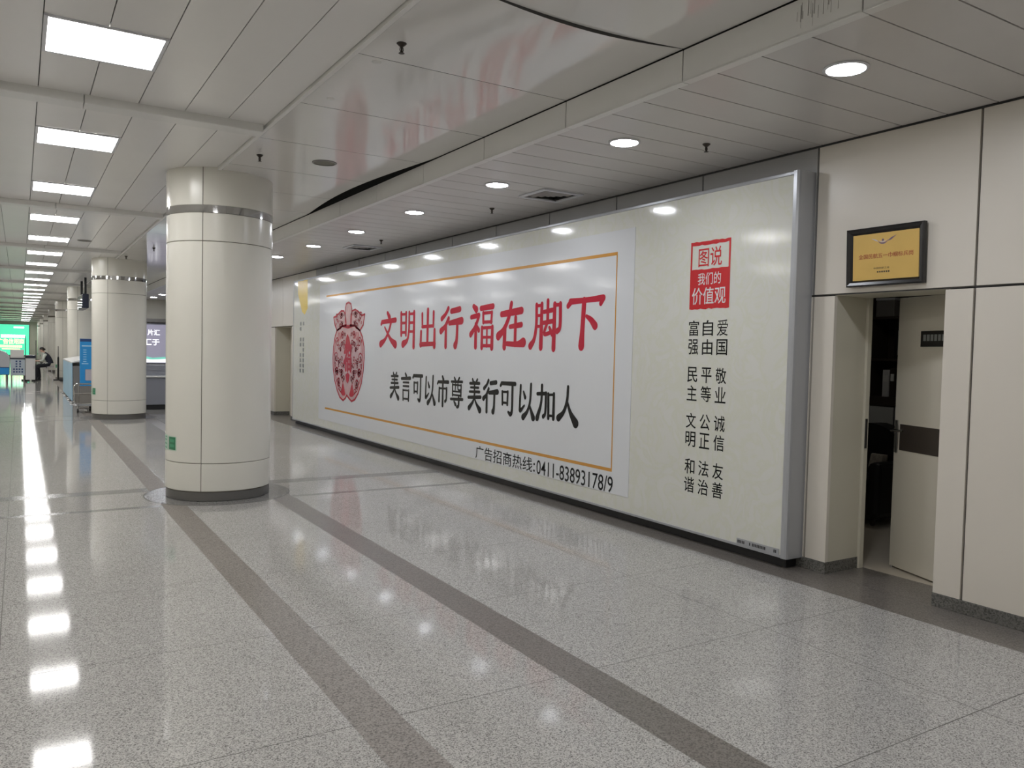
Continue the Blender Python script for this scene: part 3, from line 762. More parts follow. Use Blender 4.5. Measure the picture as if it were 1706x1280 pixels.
# ================================================================== BILLBOARD
BX = 4.60
def billboard():
    ya, yb, za, zb = 3.70, 15.68, .135, 2.862
    t = thing('billboard', 'long wall billboard with red and black lettering and a papercut motif, standing along the wall', 'billboard', (4.77, 9.7, 0))
    billboard.root = t
    b = MB(); b.box(BX+.004, 4.766, ya+.03, yb-.01, za+.012, zb-.012); b.build('box_body', M['alu'], t)
    fr = MB(); xb = 4.767
    fr.box(BX-.006, xb, ya+.02, yb, za, za+.02, 0, .003)
    fr.box(BX-.006, xb, ya+.02, yb, zb-.028, zb, 0, .006)
    fr.prism([(BX-.012, ya+.050), (BX-.012, ya+.022), (BX-.004, ya+.006), (BX+.012, ya), (xb, ya), (xb, ya+.03), (BX+.004, ya+.050)], 'z', za, zb)
    fr.box(BX-.006, xb, yb-.02, yb, za, zb, 0, .004)
    fr.build('frame', M['alu'], t)['label'] = 'rounded grey aluminium frame'
    b = MB(); b.box(BX, BX+.004, ya+.045, yb-.02, za+.02, zb-.026); b.build('poster', M['poster'], t)['label'] = 'pale green poster with faint leaf pattern'
    b = MB(); b.box(4.655, 4.764, ya+.05, yb-.04, .060, za-.002); b.build('plinth', M['skirtblack'], t)['label'] = 'black recessed plinth'
    b = MB(); b.box(BX-.004, BX, 5.43, 14.06, .285, 2.675, 0, .0005); wp = b.build('white_panel', M['white'], t)
    X = BX-.0046
    b = MB()
    for a in ((5.665, 13.70, 2.452, 2.482), (5.665, 13.70, .484, .514), (5.665, 5.680, .514, 2.452)):
        b.box(X-.0006, X, *a)
    b.build('orange_border', M['orange'], wp)
    red = [('文', 11.212, 10.593), ('明', 10.471, 9.977), ('出', 9.819, 9.341), ('行', 9.205, 8.609), ('福', 8.41, 7.854), ('在', 7.77, 7.183), ('脚', 7.101, 6.519), ('下', 6.436, 5.825)]
    b = MB()
    for ch, y0, y1 in red:
        add_brush(b, ch, lambda u, v, d=0, y0=y0: (X-.0008-d, y0-u, 1.600+v), y0-y1, .490, fat=1.30)
    b.build('red_slogan', M['red'], wp)
    blk = [('美', 10.806, 10.48), ('言', 10.416, 10.083), ('可', 10.027, 9.704), ('以', 9.656, 9.324), ('市', 9.271, 8.938), ('尊', 8.888, 8.56), ('美', 8.432, 8.111), ('行', 8.063, 7.729), ('可', 7.684, 7.348), ('以', 7.307, 6.979), ('加', 6.93, 6.598), ('人', 6.548, 6.205)]
    b = MB()
    for ch, y0, y1 in blk:
        add_brush(b, ch, lambda u, v, d=0, y0=y0: (X-.0008-d, y0-u, .855+v), y0-y1, .37, fat=1.2)
    b.build('black_slogan', M['black'], wp)
    b = MB()
    add_text(b, '广告招商热线', lambda u, v: (X-.0008, 8.215-u, .292+v), 8.215-6.985, .155, .004)
    add_text(b, ':', lambda u, v: (X-.0008, 6.965-u, .305+v), .03, .095, .004)
    add_text(b, '0411-83893178/9', lambda u, v: (X-.0008, 6.905-u, .290+v), 6.905-5.645, .150, .004)
    b.build('phone_line', M['black'], wp)
    # papercut motif
    XP = X-.0006
    body = [(13.125, 1.86), (13.215, 1.765), (13.289, 1.588), (13.31, 1.394), (13.288, 1.201), (13.208, 1.01), (13.083, .856), (12.938, .736), (12.776, .691), (12.665, .737), (12.601, .787), (12.511, .746), (12.379, .701), (12.231, .74), (12.089, .847), (11.953, 1.018), (11.88, 1.213), (11.848, 1.419), (11.864, 1.596), (11.934, 1.743), (12.048, 1.847), (12.3, 1.93), (12.587, 1.90), (12.87, 1.93)]
    leafL = [(13.125, 1.86), (13.233, 1.958), (13.3, 2.088), (13.19, 2.10), (13.088, 2.132), (12.929, 2.185), (12.792, 2.179), (12.731, 2.119), (12.671, 1.948), (12.849, 1.93)]
    leafR = [(12.048, 1.847), (11.91, 1.934), (11.849, 2.101), (11.976, 2.083), (12.122, 2.147), (12.27, 2.189), (12.396, 2.171), (12.459, 2.112), (12.495, 1.944), (12.279, 1.93)]
    stem = [(12.724, 1.933), (12.727, 2.228), (12.685, 2.296), (12.576, 2.315), (12.466, 2.287), (12.428, 2.202), (12.429, 1.928)]
    fill = mat('papercut_pink', (.62, .40, .40), .22, var=.30, vscale=9)
    mo = MB()
    for i, pl in enumerate((body, leafL, leafR, stem)):
        mo.face([(XP-.0001*i, y, z) for y, z in pl], 0)
    mo = mo.build('papercut_motif', fill, wp); mo['label'] = 'red papercut motif of a leafy fruit with lace pattern'
    ln = MB()
    def rib(pts, w, closed=False, d=.0008):
        P = [(y, z) for y, z in pts]
        if closed: P = P+[P[0]]
        for (a, c) in zip(P[:-1], P[1:]):
            ty, tz = c[0]-a[0], c[1]-a[1]; l = math.hypot(ty, tz) or 1; ny, nz = -tz/l*w, ty/l*w
            e = w*.6/l; a2 = (a[0]-ty*e, a[1]-tz*e); c2 = (c[0]+ty*e, c[1]+tz*e)
            ln.face([(XP-d, a2[0]+ny, a2[1]+nz), (XP-d, c2[0]+ny, c2[1]+nz), (XP-d, c2[0]-ny, c2[1]-nz), (XP-d, a2[0]-ny, a2[1]-nz)])
            rib.k += 1
    rib.k = 0
    for pl in (body, leafL, leafR, stem): rib(pl, .016, True)
    cy, cz = 12.58, 1.30
    def scroll(y, z, r0, turns, s, w=.012):
        n = int(14*turns); rib([(y+s*r0*(1-k/n*.8)*math.cos(2*math.pi*turns*k/n), z+r0*(1-k/n*.8)*math.sin(2*math.pi*turns*k/n)) for k in range(n+1)], w, d=.0010)
    for s in (-1, 1):
        for (dy, dz, r0) in ((.52, .36, .09), (.56, .10, .10), (.52, -.14, .09), (.42, -.32, .09), (.38, .62, .06), (.55, .78, .07), (.33, .80, .06)):
            scroll(cy+s*dy, cz+dz, r0, 1.4, s, .010)
        rr = random.Random(5)
        for k in range(46):
            dy, dz = rr.uniform(.13, .62), rr.uniform(-.50, .54)
            if (dy/.66)**2+((dz+.0)/.56)**2 < 1: scroll(cy+s*dy, cz+dz, rr.uniform(.035, .06), 1.1, s*rr.choice((1, 1, -1)), .008)
        for k in range(16):
            dy, dz = rr.uniform(.14, .60), rr.uniform(.62, .84)
            scroll(cy+s*dy, cz+dz, .028, 1, s, .006)
        rib([(cy+s*.62, cz+.40), (cy+s*.66, cz+.1), (cy+s*.60, cz-.2), (cy+s*.44, cz-.42), (cy+s*.22, cz-.52)], .010)
        for k in range(5): rib([(cy+s*(.20+.06*k), cz+.52), (cy+s*(.24+.07*k), cz+.44-.02*k)], .010)
        ln.face([(XP-.0012, cy+s*p, q) for p, q in ((.09, .80), (.16, .92), (.22, 1.0), (.26, .92), (.30, .82), (.24, .775), (.14, .77))])
    ln.face([(XP-.0012, cy+p, q) for p, q in ((-.10, 1.13), (0, 1.17), (.10, 1.12), (.06, 1.02), (0, .98), (-.07, 1.03))])
    ln.face([(XP-.0012, cy+p, q) for p, q in ((-.12, 1.62), (-.05, 1.74), (.03, 1.80), (.10, 1.72), (.12, 1.60), (.02, 1.56))])
    add_brush(ln, '福', lambda u, v, d=0: (XP-.0014-d, cy+.17-u, 1.20+v), .33, .40, fat=1.7)
    ln.build('lace_lines', M['redline'], mo)
    # seal and the columns of words
    s = MB(); Xs = BX-.0012
    jit = lambda a: a+random.uniform(-.005, .005)
    def rag(y0, y1, z0, z1, mi, d=0):
        n = 14; top = [(y0+(y1-y0)*k/n, jit(z1)) for k in range(n+1)]; bot = [(y1-(y1-y0)*k/n, jit(z0)) for k in range(n+1)]
        s.face([(Xs-d, y, z) for y, z in top+bot], mi)
    rag(4.742, 4.318, 1.930, 2.245, 0)
    rag(4.742, 4.318, 2.435, 2.462, 0, .0001); rag(4.742, 4.724, 2.24, 2.45, 0, .0002); rag(4.336, 4.318, 2.24, 2.45, 0, .0003)
    add_text(s, '图说', lambda u, v: (Xs-.0005, 4.655-u, 2.262+v), .250, .150, .006, 0)
    add_text(s, '我们的', lambda u, v: (Xs-.0008, 4.655-u, 2.120+v), .245, .095, .004, 1)
    add_text(s, '价值观', lambda u, v: (Xs-.0008, 4.715-u, 1.965+v), .360, .135, .006, 1)
    s.build('red_seal', [M['seal'], M['sealwhite']], t)['label'] = 'red square seal with white characters'
    cols = {'爱国敬业诚信友善': 4.377, '自由平等公正法治': 4.530, '富强民主文明和谐': 4.683}
    zz = [1.779, 1.629, 1.407, 1.259, 1.037, .887, .667, .519]
    for word, y in cols.items():
        for n in range(0, 8, 2):
            s = MB()
            for ch, z in zip(word[n:n+2], zz[n:n+2]):
                add_text(s, ch, lambda u, v, y=y, z=z: (BX-.0012, y+.057-u, z-.062+v), .112, .124, 0 if ch == '爱' else .008)
            s.build('value_word', M['black'], t)
    s = MB()   # ribbon and fine print at the far end
    s.face([(BX-.0012, y, z) for y, z in ((15.42, 2.835), (14.80, 2.835), (14.78, 2.30), (14.95, 2.18), (15.12, 2.24), (15.40, 2.60))])
    s.build('ribbon_print', M['yellowp'], t)['label'] = 'orange ribbon printed at the far end'
    s = MB()
    for col_, y in enumerate((15.20, 15.02)):
        z = 2.05
        while z > 1.05:
            if random.random() < .8: s.box(BX-.0014, BX, y-.045, y+.045, z-.07, z)
            z -= .10
    s.build('fine_print', M['grey'], t)
    s = MB(); s.box(BX-.0085, BX-.006, 3.77, 4.16, za+.018, za+.062, 0, .0005)
    for k in range(26):
        if random.random() < .75:
            s.box(BX-.0092, BX-.008, 3.79+.014*k, 3.799+.014*k, za+.028, za+.05, 1)
    s.build('maker_strip', [M['alu'], M['rubber']], t)['label'] = 'grey information strip low on the frame'
billboard()
billboard.root.location = (4.95, 10.079, -.0606); billboard.root.scale = (1, 1.0391, 1.0391)

# ================================================================== PLAQUE OVER THE DOOR
def plaque():
    y0, y1, z0, z1 = 2.975, 3.535, 2.058, 2.452
    t = thing('award_plaque', 'gold award plaque in a black frame hung above the open door', 'plaque', (4.93, (y0+y1)/2, z0))
    T_ = Matrix.Translation((4.945, 0, z0)) @ Matrix.Rotation(R(-2.2), 4, 'Y') @ Matrix.Translation((-4.945, 0, -z0))
    w = .042
    b = MB(T_)
    prof = [(4.944, 0), (4.912, 0), (4.906, .010), (4.912, .028), (4.920, .036), (4.926, w), (4.944, w)]
    cor = [(y0, z0, 1, 1), (y1, z0, -1, 1), (y1, z1, -1, -1), (y0, z1, 1, -1)]
    rings = [[b.v((x, y+sy*q, z+sz*q)) for x, q in prof] for y, z, sy, sz in cor]
    for k in range(4):
        A, B = rings[k], rings[(k+1) % 4]
        for i in range(len(prof)-1): b.b.faces.new([A[i], A[i+1], B[i+1], B[i]])
    b.build('frame', M['frame'], t)
    b = MB(T_); b.box(4.926, 4.943, y0+w-.004, y1-w+.004, z0+w-.004, z1-w+.004); gp = b.build('gold_plate', M['gold'], t)
    X = 4.9252
    b = MB(T_)
    add_text(b, '全国民航五一巾帼标兵岗', lambda u, v: (X, y1-.085-u, z0+.185+v), .395, .033, .01, 0)
    add_text(b, '中国民航工会', lambda u, v: (X, y1-.20-u, z0+.112+v), .115, .013, .0, 2)
    for k in range(6): b.face([(X, y1-.225-.016*k, z0+.088), (X, y1-.236-.016*k, z0+.088), (X, y1-.236-.016*k, z0+.098), (X, y1-.225-.016*k, z0+.098)], 2)
    # winged emblem
    yc, zc = (y0+y1)/2+.015, z0+.290
    def cres(sc, lift, th, mi, d):
        n = 12
        up = [(yc-sc*math.sin(R(-70+140*k/n)), zc+lift-sc*.7*math.cos(R(-70+140*k/n))+.02) for k in range(n+1)]
        lo = [(y, z-th*math.sin(math.pi*k/n)) for k, (y, z) in enumerate(up)]
        b.face([(X-d, y, z) for y, z in up+lo[::-1][1:-1]], mi)
    cres(.042, .006, .010, 1, 0); cres(.030, .006, .006, 3, .0002)
    b.face([(X-.0001, yc-.028, zc+.002), (X-.0001, yc-.060, zc+.010), (X-.0001, yc-.100, zc+.040), (X-.0001, yc-.058, zc+.024)], 1)
    b.face([(X-.0001, yc+.030, zc+.004), (X-.0001, yc+.055, zc+.012), (X-.0001, yc+.085, zc+.030), (X-.0001, yc+.05, zc+.020)], 3)
    b.face([(X-.0002, yc+.008*math.cos(R(30*k)), zc+.014+.008*math.sin(R(30*k))) for k in range(12)], 1)
    b.build('plate_print', [M['plaquered'], M['plaqueblue'], M['wood'], M['palelil']], gp)
plaque()

# ================================================================== FAR END OF THE HALL
def far_end():
    # ---- lit advertising screen on the end wall
    t = thing('advertising_screen', 'bright green lit advertising screen with yellow lettering on the end wall', 'screen', (-.4, 81.9, .384))
    b = MB(); b.box(-1.75, .78, 81.85, 81.98, .33, 3.08, 0, .02); b.build('casing', M['greym'], t)
    b = MB(); b.box(-1.70, .72, 81.84, 81.85, .384, 3.03); b.build('green_field', M['ledgreen'], t)
    b = MB(); y = 81.835
    def pl(x, z): return lambda u, v: (x+u, y, z+v)
    for k in range(8): b.box(-1.36+.225*k, -1.36+.225*k+.195, y-.002, y, 1.875, 2.14)
    b.box(-.42, .34, y-.002, y, 2.72, 2.86)
    b.build('white_line', M['ledwhite'], t)
    b = MB(); add_text(b, '广告位招商', pl(-1.62, 1.31), 1.98, .50, .03)
    for k in range(11): b.box(-1.42+.15*k, -1.42+.15*k+.12, y-.002, y, 1.02, 1.25)
    b.box(-1.3, .05, y-.002, y, .86, .95)
    b.build('yellow_lettering', M['ledyellow'], t)
    t = thing('pink_poster', 'dark pink lit poster beside the green screen on the end wall', 'poster', (-2.6, 81.9, 1.6))
    b = MB(); b.box(-3.4, -1.80, 81.88, 81.98, 1.9, 3.1, 0, .02); b.build('frame', M['greym'], t)
    b = MB(); b.box(-3.36, -1.84, 81.87, 81.88, 1.94, 3.06); b.build('lit_sheet', M['ledpink'], t)

    # ---- screening station
    Y0 = 36.3
    t = thing('baggage_scanner', 'grey and blue baggage scanner at the far end beside the leaflet cabinet', 'scanner', (-1.2, Y0+.5, 0))
    b = MB(); b.prism([(-2.0, .56), (-.325, .56), (-.325, .95), (-.45, 1.12), (-.70, 1.22), (-2.0, 1.22)], 'y', Y0, Y0+1.1); b.build('hood', M['scrub'], t)
    b = MB(); b.box(-2.0, -.33, Y0+.01, Y0+1.1, .26, .555, 0, .01); b.build('blue_base', M['navy'], t)
    b = MB(); b.box(-1.9, -.34, Y0-.004, Y0+.01, .28, .53); b.build('blue_panel', M['blue'], t)
    for x in (-1.9, -.42):
        for yy in (Y0+.12, Y0+.95):
            b = MB(); b.tube([(x, yy, 0), (x, yy, .27)], .035, seg=8); b.build('leg', M['greym'], t)
    t = thing('leaflet_cabinet', 'pale blue cabinet with rows of dark dots beside the scanner', 'cabinet', (-.06, Y0+.3, 0))
    b = MB(); b.box(-.30, .185, Y0+.02, Y0+.55, .24, .87, 0, .006); b.build('body', M['whitep'], t)
    b = MB(); b.box(-.295, .18, Y0+.008, Y0+.02, .26, .86)
    b.build('dotted_board', M['leaflet'], t)
    b = MB()
    for z, xs in ((.785, (-.10, .02)), (.685, (-.10, .02)), (.59, (-.10, .02)), (.48, (-.18, -.09, 0, .09)), (.38, (-.18, -.09, 0, .09))):
        for x in xs: b.box(x-.028, x+.028, Y0+.004, Y0+.008, z-.028, z+.028)
    b.build('dark_dots', M['navy'], t)
    b = MB(); b.box(-.315, .19, Y0-.01, Y0+.57, .87, .915, 0, .006); b.build('black_top', M['casing'], t)
    for x in (-.26, .145):
        for yy in (Y0+.06, Y0+.5):
            b = MB(); b.tube([(x, yy, 0), (x, yy, .25)], .022, seg=8); b.build('leg', M['greym'], t)
    b = MB(); b.box(-.30, .15, Y0+.06, Y0+.45, .915, 1.235, 0, .012)
    b.box(-.26, .11, Y0+.055, Y0+.06, .95, 1.20, 0, .003)
    tag(b.build('white_case', M['paperw'], origin=(-.07, Y0+.25, .915)), 'plain white case standing on top of the dotted leaflet cabinet', 'case')
    t = thing('white_cabinet', 'white cabinet on casters with a thick black top beside the seated person', 'cabinet', (.36, Y0+.3, 0))
    b = MB(); b.box(.20, .525, Y0, Y0+.5, .07, .91, 0, .008); b.build('body', M['whitep'], t)
    b = MB(); b.box(.192, .535, Y0-.012, Y0+.52, .91, 1.03, 0, .01); b.build('black_top', M['casing'], t)
    b = MB(); b.box(.215, .51, Y0-.006, Y0, .10, .88, 0, .002); dr = b.build('door', M['whitep'], t)
    b = MB(); b.tube([(.485, Y0-.02, .50), (.485, Y0-.02, .62)], .008, seg=8); b.build('handle', M['brushed'], dr)
    for x in (.245, .485):
        for yy in (Y0+.06, Y0+.44):
            b = MB(T=Matrix.Translation((x, yy, .035)) @ Matrix.Rotation(R(90), 4, 'Y')); b.lathe([(0, -.02), (.035, -.02), (.035, .02), (0, .02)], 0, 0, 14); b.build('caster', M['rubber'], t)

    # ---- queue posts
    def post(x, y, h, thick, base, lab):
        t = thing('barrier_post', lab, 'post', (x, y, 0), 'thin dark posts at the screening point')
        b = MB(); b.box(x-base, x+base, y-base, y+base, 0, .045, 0, .008); b.build('base_plate', M['rubber'], t)
        b = MB(); b.tube([(x, y, .04), (x, y, thick)], .034, seg=12); b.build('lower_tube', M['rubber'], t)
        b = MB(); b.tube([(x, y, thick), (x, y, thick+.05), (x, y, h)], [.03, .014, .012], seg=10); b.build('upper_rod', M['rubber'], t)
    post(1.348, 37.5, 1.40, .93, .17, 'black post on a square base beside the blue glass counter')
    post(.584, 38.5, 1.62, .60, .14, 'thin dark post rising behind the white cabinet with the black top')
    post(.205, 37.4, 1.78, .60, .14, 'thin dark post in front of the green screen, behind the dotted cabinet')

    # ---- glass counter along the corridor
    t = thing('glass_counter', 'counter with pale blue glass side and white sloping top beyond the trolley', 'counter', (1.3, 25.7, 0))
    b = MB(); b.box(1.165, 1.55, 23.32, 28.02, .10, .96, 0, .006); b.build('body', M['greym'], t)
    for ya, yb in ((23.3, 25.1), (25.15, 28.02)):
        b = MB(); b.box(1.138, 1.158, ya, yb, .06, 1.03, 0, .004); b.build('glass_panel', M['glassblue'], t)
    b = MB(); b.prism([(1.13, 1.03), (1.60, 1.13), (1.60, 1.16), (1.13, 1.06)], 'y', 23.25, 28.03); b.build('sloping_top', M['paperw'], t)
    for yy in (23.35, 24.6, 25.2, 26.6, 27.95):
        b = MB(); b.tube([(1.10, yy, .012), (1.20, yy, .03), (1.20, yy, .12)], .018, seg=8); b.build('foot', M['brushed'], t)

    # ---- standee
    t = thing('information_standee', 'tall blue information board with a pale window between the trolley and the second column', 'sign', (1.6, 21.6, 0))
    b = MB(); b.box(1.22, 2.0, 21.5, 21.56, .53, 1.655, 0, .006); b.build('blue_board', M['blue'], t)
    b = MB(); b.box(1.222, 1.998, 21.496, 21.5, 1.585, 1.653); b.build('header', M['navy'], t)
    b = MB(); b.box(1.26, 1.95, 21.496, 21.5, 1.47, 1.50); b.box(1.26, 1.40, 21.496, 21.5, 1.05, 1.07)
    for k in range(6): b.box(1.29+.0, 1.36, 21.497, 21.5, 1.38-.055*k, 1.395-.055*k)
    b.build('print_lines', M['glassblue'], t)
    b = MB(); b.box(1.33, 1.85, 21.49, 21.5, .66, .93, 0, .02); b.build('pale_window', M['palelil'], t)
    b = MB(); b.box(1.24, 1.98, 21.51, 21.55, .04, .53, 0, .004); b.build('lower_panel', M['greym'], t)
    b = MB(); b.box(1.20, 2.02, 21.36, 21.70, 0, .04, 0, .008); b.build('base_plate', M['greym'], t)

    # ---- luggage trolley
    t = thing('luggage_trolley', 'steel airport luggage trolley parked against the second column', 'trolley', (1.5, 20.2, 0))
    def loop(x0, x1, z0, z1, r, y):
        P = []
        for cx, cz, a0 in ((x1-r, z1-r, 0), (x0+r, z1-r, 90), (x0+r, z0+r, 180), (x1-r, z0+r, 270)):
            P += [(cx+r*math.cos(R(a0+22.5*k)), y, cz+r*math.sin(R(a0+22.5*k))) for k in range(5)]
        return P
    b = MB(); b.tube(loop(1.02, 1.72, .20, .645, .08, 20.0), .016, seg=10, closed=True); b.build('handle_frame', M['steel'], t)
    b = MB(); b.tube([(1.02, 20.0, .43), (1.72, 20.0, .43)], .011, seg=8); b.build('cross_bar', M['steel'], t)
    for x in (1.11, 1.40, 1.63):
        b = MB(); b.tube([(x, 20.0, .21), (x, 20.0, .64)], .007, seg=8); b.build('upright', M['steel'], t)
    b = MB(); b.box(1.05, 1.70, 20.015, 20.025, .22, .43); b.build('back_panel', M['greym'], t)
    b = MB(); b.box(1.06, 1.70, 20.03, 20.75, .14, .165, 0, .006); b.build('platform', M['brushed'], t)
    for x in (1.10, 1.66):
        b = MB(); b.tube([(x, 20.0, .22), (x, 20.05, .12), (x, 20.08, .06)], .014, seg=8); lg = b.build('leg', M['brushed'], t)
        b = MB(T=Matrix.Translation((x, 20.08, .05)) @ Matrix.Rotation(R(90), 4, 'Y')); b.lathe([(0, -.018), (.05, -.018), (.05, .018), (0, .018)], 0, 0, 18); b.build('wheel', M['rubber'], lg)
    b = MB(T=Matrix.Translation((1.38, 20.68, .07)) @ Matrix.Rotation(R(90), 4, 'Y')); b.lathe([(0, -.02), (.07, -.02), (.07, .02), (0, .02)], 0, 0, 18); b.build('wheel', M['rubber'], t)
    b = MB(); b.lathe([(0, .005), (.03, .015), (.045, .05), (.03, .088), (0, .098)], 1.262, 20.0, 18); b.build('bumper', M['steel'], t)

    # ---- hanging monitor
    t = thing('hanging_monitor', 'black monitor hung from the ceiling on two poles beside the second column', 'monitor', (1.5, 25, 2.46))
    b = MB(); b.box(1.42, 1.57, 24.0, 26.0, 2.48, 2.86, 0, .015); b.build('casing', M['casing'], t)
    b = MB(); b.box(1.414, 1.42, 24.05, 25.95, 2.51, 2.83); b.build('screen', M['screen'], t)
    for y in (24.2, 25.7):
        b = MB(); b.tube([(1.50, y, 2.86), (1.50, y, Z1)], .03, seg=10); b.build('pole', M['rubber'], t)

    # ---- service counter and lit board seen between the columns
    t = thing('service_counter', 'long grey service counter with a white ledge seen between the two near columns', 'counter', (3.4, 20.9, 0))
    b = MB(); b.box(2.45, 4.6, 20.6, 21.3, .12, .76, 0, .006); b.build('front', M['bluegrey'], t)
    b = MB(); b.box(2.43, 4.62, 20.56, 21.32, .77, .805, 0, .006); b.build('ledge', M['paperw'], t)
    b = MB(); b.box(2.45, 4.6, 20.9, 21.3, .805, 1.06, 0, .006); b.box(2.44, 4.61, 20.88, 21.32, .93, .955); b.build('upper_case', M['bluegrey'], t)
    b = MB(); b.box(2.5, 4.55, 20.64, 21.25, 0, .12); b.build('plinth', M['rubber'], t)
    t = thing('lit_board', 'lit mauve advertising board with white characters behind the service counter', 'signboard', (4.4, 29.95, .9))
    b = MB(); b.box(3.30, 5.6, 29.9, 29.99, .88, 2.30, 0, .01); b.build('casing', M['bluegrey'], t)
    b = MB(); b.box(3.34, 5.56, 29.89, 29.9, .92, 2.24); b.build('mauve_field', M['adgrey'], t)
    b = MB(); y = 29.886
    add_text(b, '片汇', lambda u, v: (3.74+u, y, 1.87+v), .39, .20, .02)
    add_text(b, '汇于', lambda u, v: (3.62+u, y, 1.53+v), .50, .22, .02)
    b.face([(3.36, y, .94), (5.54, y, .94), (5.54, y, 1.12), (4.6, y, 1.10), (3.9, y, 1.06), (3.36, y, 1.22)])
    b.build('white_print', M['adwhite'], t)
    b = MB(); b.face([(3.36, y-.002, 1.22), (3.9, y-.002, 1.10), (4.6, y-.002, 1.16), (5.54, y-.002, 1.30), (5.54, y-.002, 1.20), (4.6, y-.002, 1.08), (3.9, y-.002, 1.03), (3.36, y-.002, 1.10)])
    b.build('teal_band', M['adgreen'], t)
    b = MB(); b.box(3.24, 5.7, 29.8, 29.99, 2.32, 2.44, 0, .01); struct(b.build('trim_3', M['greym']))
far_end()

# ================================================================== SEATED PERSON
def person():
    PY = 37.5
    t = thing('stool', 'small pale stool with thin white legs under the seated person', 'stool', (1.04, PY, 0))
    b = MB(); b.lathe([(0, .54), (.15, .54), (.165, .555), (.16, .575), (0, .58)], 1.04, PY, 24); b.build('seat', M['palelil'], t)
    for a in (45, 135, 225, 315):
        b = MB(); b.tube([(1.04+.10*math.cos(R(a)), PY+.10*math.sin(R(a)), .54), (1.04+.15*math.cos(R(a)), PY+.15*math.sin(R(a)), 0)], .012, seg=8); b.build('leg', M['whitep'], t)
    me = bpy.data.meshes.new('person'); b = bmesh.new()
    pos = {'pel': (1.03, 0, .665), 'wai': (1.02, 0, .80), 'che': (.93, 0, .96), 'nbase': (.845, 0, 1.105), 'neck': (.80, 0, 1.16), 'hd': (.755, 0, 1.235), 'crown': (.758, 0, 1.31)}
    rad = {'pel': (.135, .15), 'wai': (.11, .125), 'che': (.115, .15), 'nbase': (.075, .085), 'neck': (.048, .048), 'hd': (.088, .072), 'crown': (.066, .060)}
    E = [('pel', 'wai'), ('wai', 'che'), ('che', 'nbase'), ('nbase', 'neck'), ('neck', 'hd'), ('hd', 'crown')]
    for s, n in ((-1, 'l'), (1, 'r')):
        dx = .03*s
        P = {'sh': (.865, .17*s, 1.045), 'el': (.83+dx, .225*s, .80), 'wr': (.64+dx, .12*s, .795), 'hip': (.99, .09*s, .65), 'kn': (.60+dx, .11*s, .575), 'an': (.64+2*dx, .10*s, .085), 'ba': (.56+2*dx, .105*s, .035), 'toe': (.49+2*dx, .11*s, .03)}
        Q = {'sh': (.066, .066), 'el': (.045, .045), 'wr': (.028, .032), 'hip': (.105, .11), 'kn': (.085, .085), 'an': (.062, .062), 'ba': (.036, .044), 'toe': (.024, .034)}
        for k in P: pos[n+k] = P[k]; rad[n+k] = Q[k]
        E += [('che', n+'sh'), (n+'sh', n+'el'), (n+'el', n+'wr'), ('pel', n+'hip'), (n+'hip', n+'kn'), (n+'kn', n+'an'), (n+'an', n+'ba'), (n+'ba', n+'toe')]
        # palm, four fingers and a thumb
        pos[n+'pa'] = (.575+dx, .085*s, .79); rad[n+'pa'] = (.022, .036); E.append((n+'wr', n+'pa'))
        for f in range(4):
            off = (f-1.5)*.019; ln = (.060, .072, .066, .050)[f]
            pos[n+'f%da' % f] = (.565+dx-ln*.55, .07*s+off, .785); pos[n+'f%db' % f] = (.560+dx-ln, .066*s+off, .768)
            rad[n+'f%da' % f] = (.0085, .0085); rad[n+'f%db' % f] = (.0075, .0075)
            E += [(n+'pa', n+'f%da' % f), (n+'f%da' % f, n+'f%db' % f)]
        pos[n+'th'] = (.585+dx, .045*s, .80); rad[n+'th'] = (.011, .011); pos[n+'th2'] = (.55+dx, .03*s, .795); rad[n+'th2'] = (.009, .009)
        E += [(n+'wr', n+'th'), (n+'th', n+'th2')]
    keys = list(pos); V = {k: b.verts.new(Vector(pos[k])) for k in keys}
    for a, c in E: b.edges.new((V[a], V[c]))
    b.to_mesh(me); b.free()
    o = bpy.data.objects.new('person', me); COL.objects.link(o)
    md = o.modifiers.new('skin', 'SKIN'); md.use_smooth_shade = True
    sk = me.skin_vertices[0].data
    for i, k in enumerate(keys): sk[i].radius = rad[k]; sk[i].use_root = (k == 'pel')
    sb = o.modifiers.new('sub', 'SUBSURF'); sb.levels = 2; sb.render_levels = 2
    bpy.context.view_layer.update()
    bm_ = bpy.data.meshes.new_from_object(o.evaluated_get(bpy.context.evaluated_depsgraph_get()))
    bpy.data.objects.remove(o)
    # face: nose, brow, chin pushed out of the head
    for v in bm_.vertices:
        c = v.co
        if c.z > 1.15 and c.x < .74:
            if abs(c.y) < .016 and 1.20 < c.z < 1.245: c.x -= .018
            if abs(c.y) < .03 and 1.155 < c.z < 1.18: c.x -= .010
    for p in bm_.polygons:
        c = p.center; p.use_smooth = True
        if c.z > 1.135 or (c.z < .84 and c.x < .70 and c.z > .74): p.material_index = 0
        elif c.z > .70 and not (c.x < .8 and c.z < .72): p.material_index = 1
        else: p.material_index = 2
    for mm in (M['skin'], M['shirt'], M['trousers']): bm_.materials.append(mm)
    root = bpy.data.objects.new('person', bm_); COL.objects.link(root); root.location = (0, PY, 0)
    tag(root, 'person with dark hair in pale shirt and navy vest, seated leaning forward on a stool', 'person')
    off = Vector((0, PY, 0))
    b = MB()   # hair with a bun
    b.lathe([(0, .098), (.05, .084), (.078, .050), (.086, .01), (.080, -.03), (.06, -.05)], 0, 0, 20, 0)
    hm = b.b
    bmesh.ops.scale(hm, vec=(1.06, .92, 1), verts=hm.verts); bmesh.ops.rotate(hm, cent=(0, 0, 0), matrix=Matrix.Rotation(R(38), 3, 'Y'), verts=hm.verts)
    bmesh.ops.translate(hm, vec=(.772, PY, 1.262), verts=hm.verts)
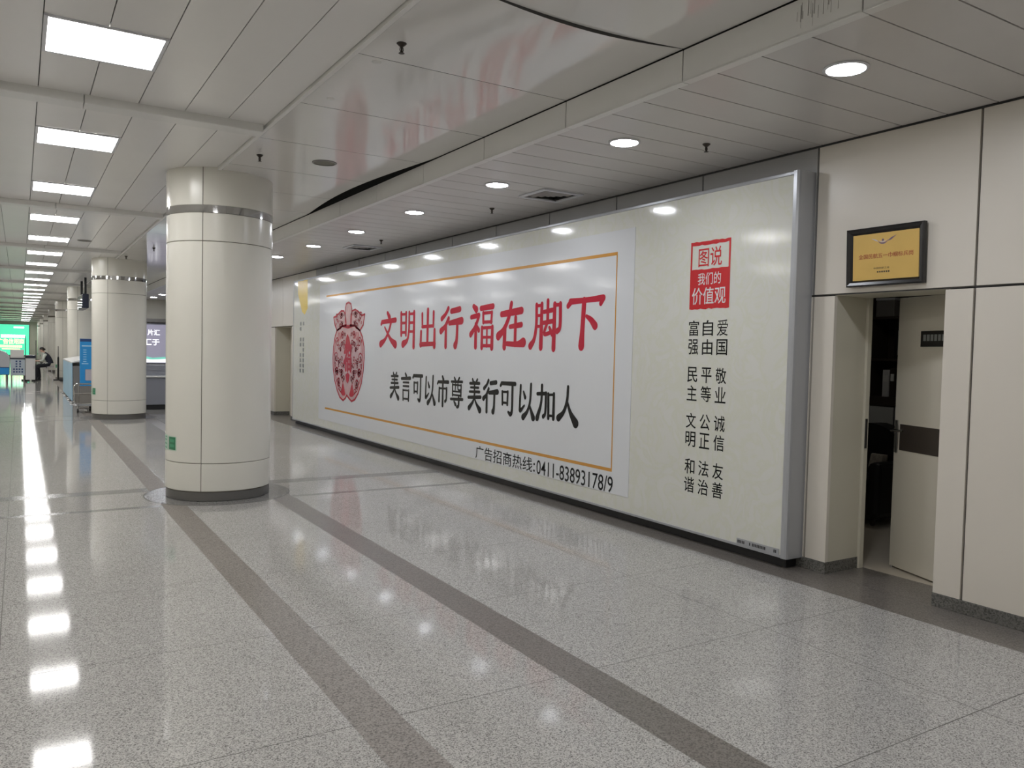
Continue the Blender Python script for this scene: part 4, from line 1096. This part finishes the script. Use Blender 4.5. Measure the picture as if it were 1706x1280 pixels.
    bmesh.ops.create_uvsphere(hm, u_segments=12, v_segments=8, radius=.042, matrix=Matrix.Translation((.862, PY, 1.262)))
    for f in hm.faces: f.smooth = True
    b.build('hair', M['hair'], root)
    b = MB()   # sleeveless vest following the back
    rings = []
    for x, z, rx, ry, tilt in ((1.035, .69, .150, .175, 5), (1.025, .80, .132, .155, 18), (.975, .90, .134, .172, 32), (.925, .98, .132, .182, 40), (.885, 1.04, .108, .150, 45), (.845, 1.095, .085, .100, 48)):
        Rm = Matrix.Rotation(R(-tilt), 4, 'Y')
        rings.append([b.v(Vector((x, PY, z)) + (Rm @ Vector((rx*math.cos(R(20*k)), ry*math.sin(R(20*k)), 0)))) for k in range(18)])
    for A, B in zip(rings[:-1], rings[1:]):
        for k in range(18):
            if 7 <= k <= 10 and A is not rings[0]: continue       # open at the front
            f = b.b.faces.new([A[k], A[(k+1) % 18], B[(k+1) % 18], B[k]]); f.smooth = True
    b.build('vest', M['vest'], root)
    for s in (-1, 1):
        b = MB(); hm = b.b
        bmesh.ops.create_uvsphere(hm, u_segments=8, v_segments=6, radius=.007, matrix=Matrix.Translation((.682, PY+.028*s, 1.243))); b.build('eye', M['hair'], root)
        b = MB(); hm = b.b
        bmesh.ops.create_uvsphere(hm, u_segments=10, v_segments=6, radius=.022, matrix=Matrix.Translation((.775, PY+.075*s, 1.225)) @ Matrix.Diagonal((.6, .4, 1.2, 1))); b.build('ear', M['skin'], root)
        b = MB(); b.box(.47+.06*s, .69+.06*s, PY+.06*s+.04*s-.045, PY+.06*s+.04*s+.045, .0, .07, 0, .02); b.build('shoe', M['rubber'], root)
    b = MB(); b.box(.678, .686, PY-.02, PY+.02, 1.192, 1.198); b.build('mouth', M['redline'], root)
    b = MB(T=Matrix.Translation((.60, PY, .812)) @ Matrix.Rotation(R(-12), 4, 'Y')); b.box(-.09, .09, -.12, .12, -.003, .003)
    tag(b.build('paper_sheet', M['paper'], origin=(.60, PY, .81)), 'white sheet of paper in the hands of the seated person', 'paper')
person()
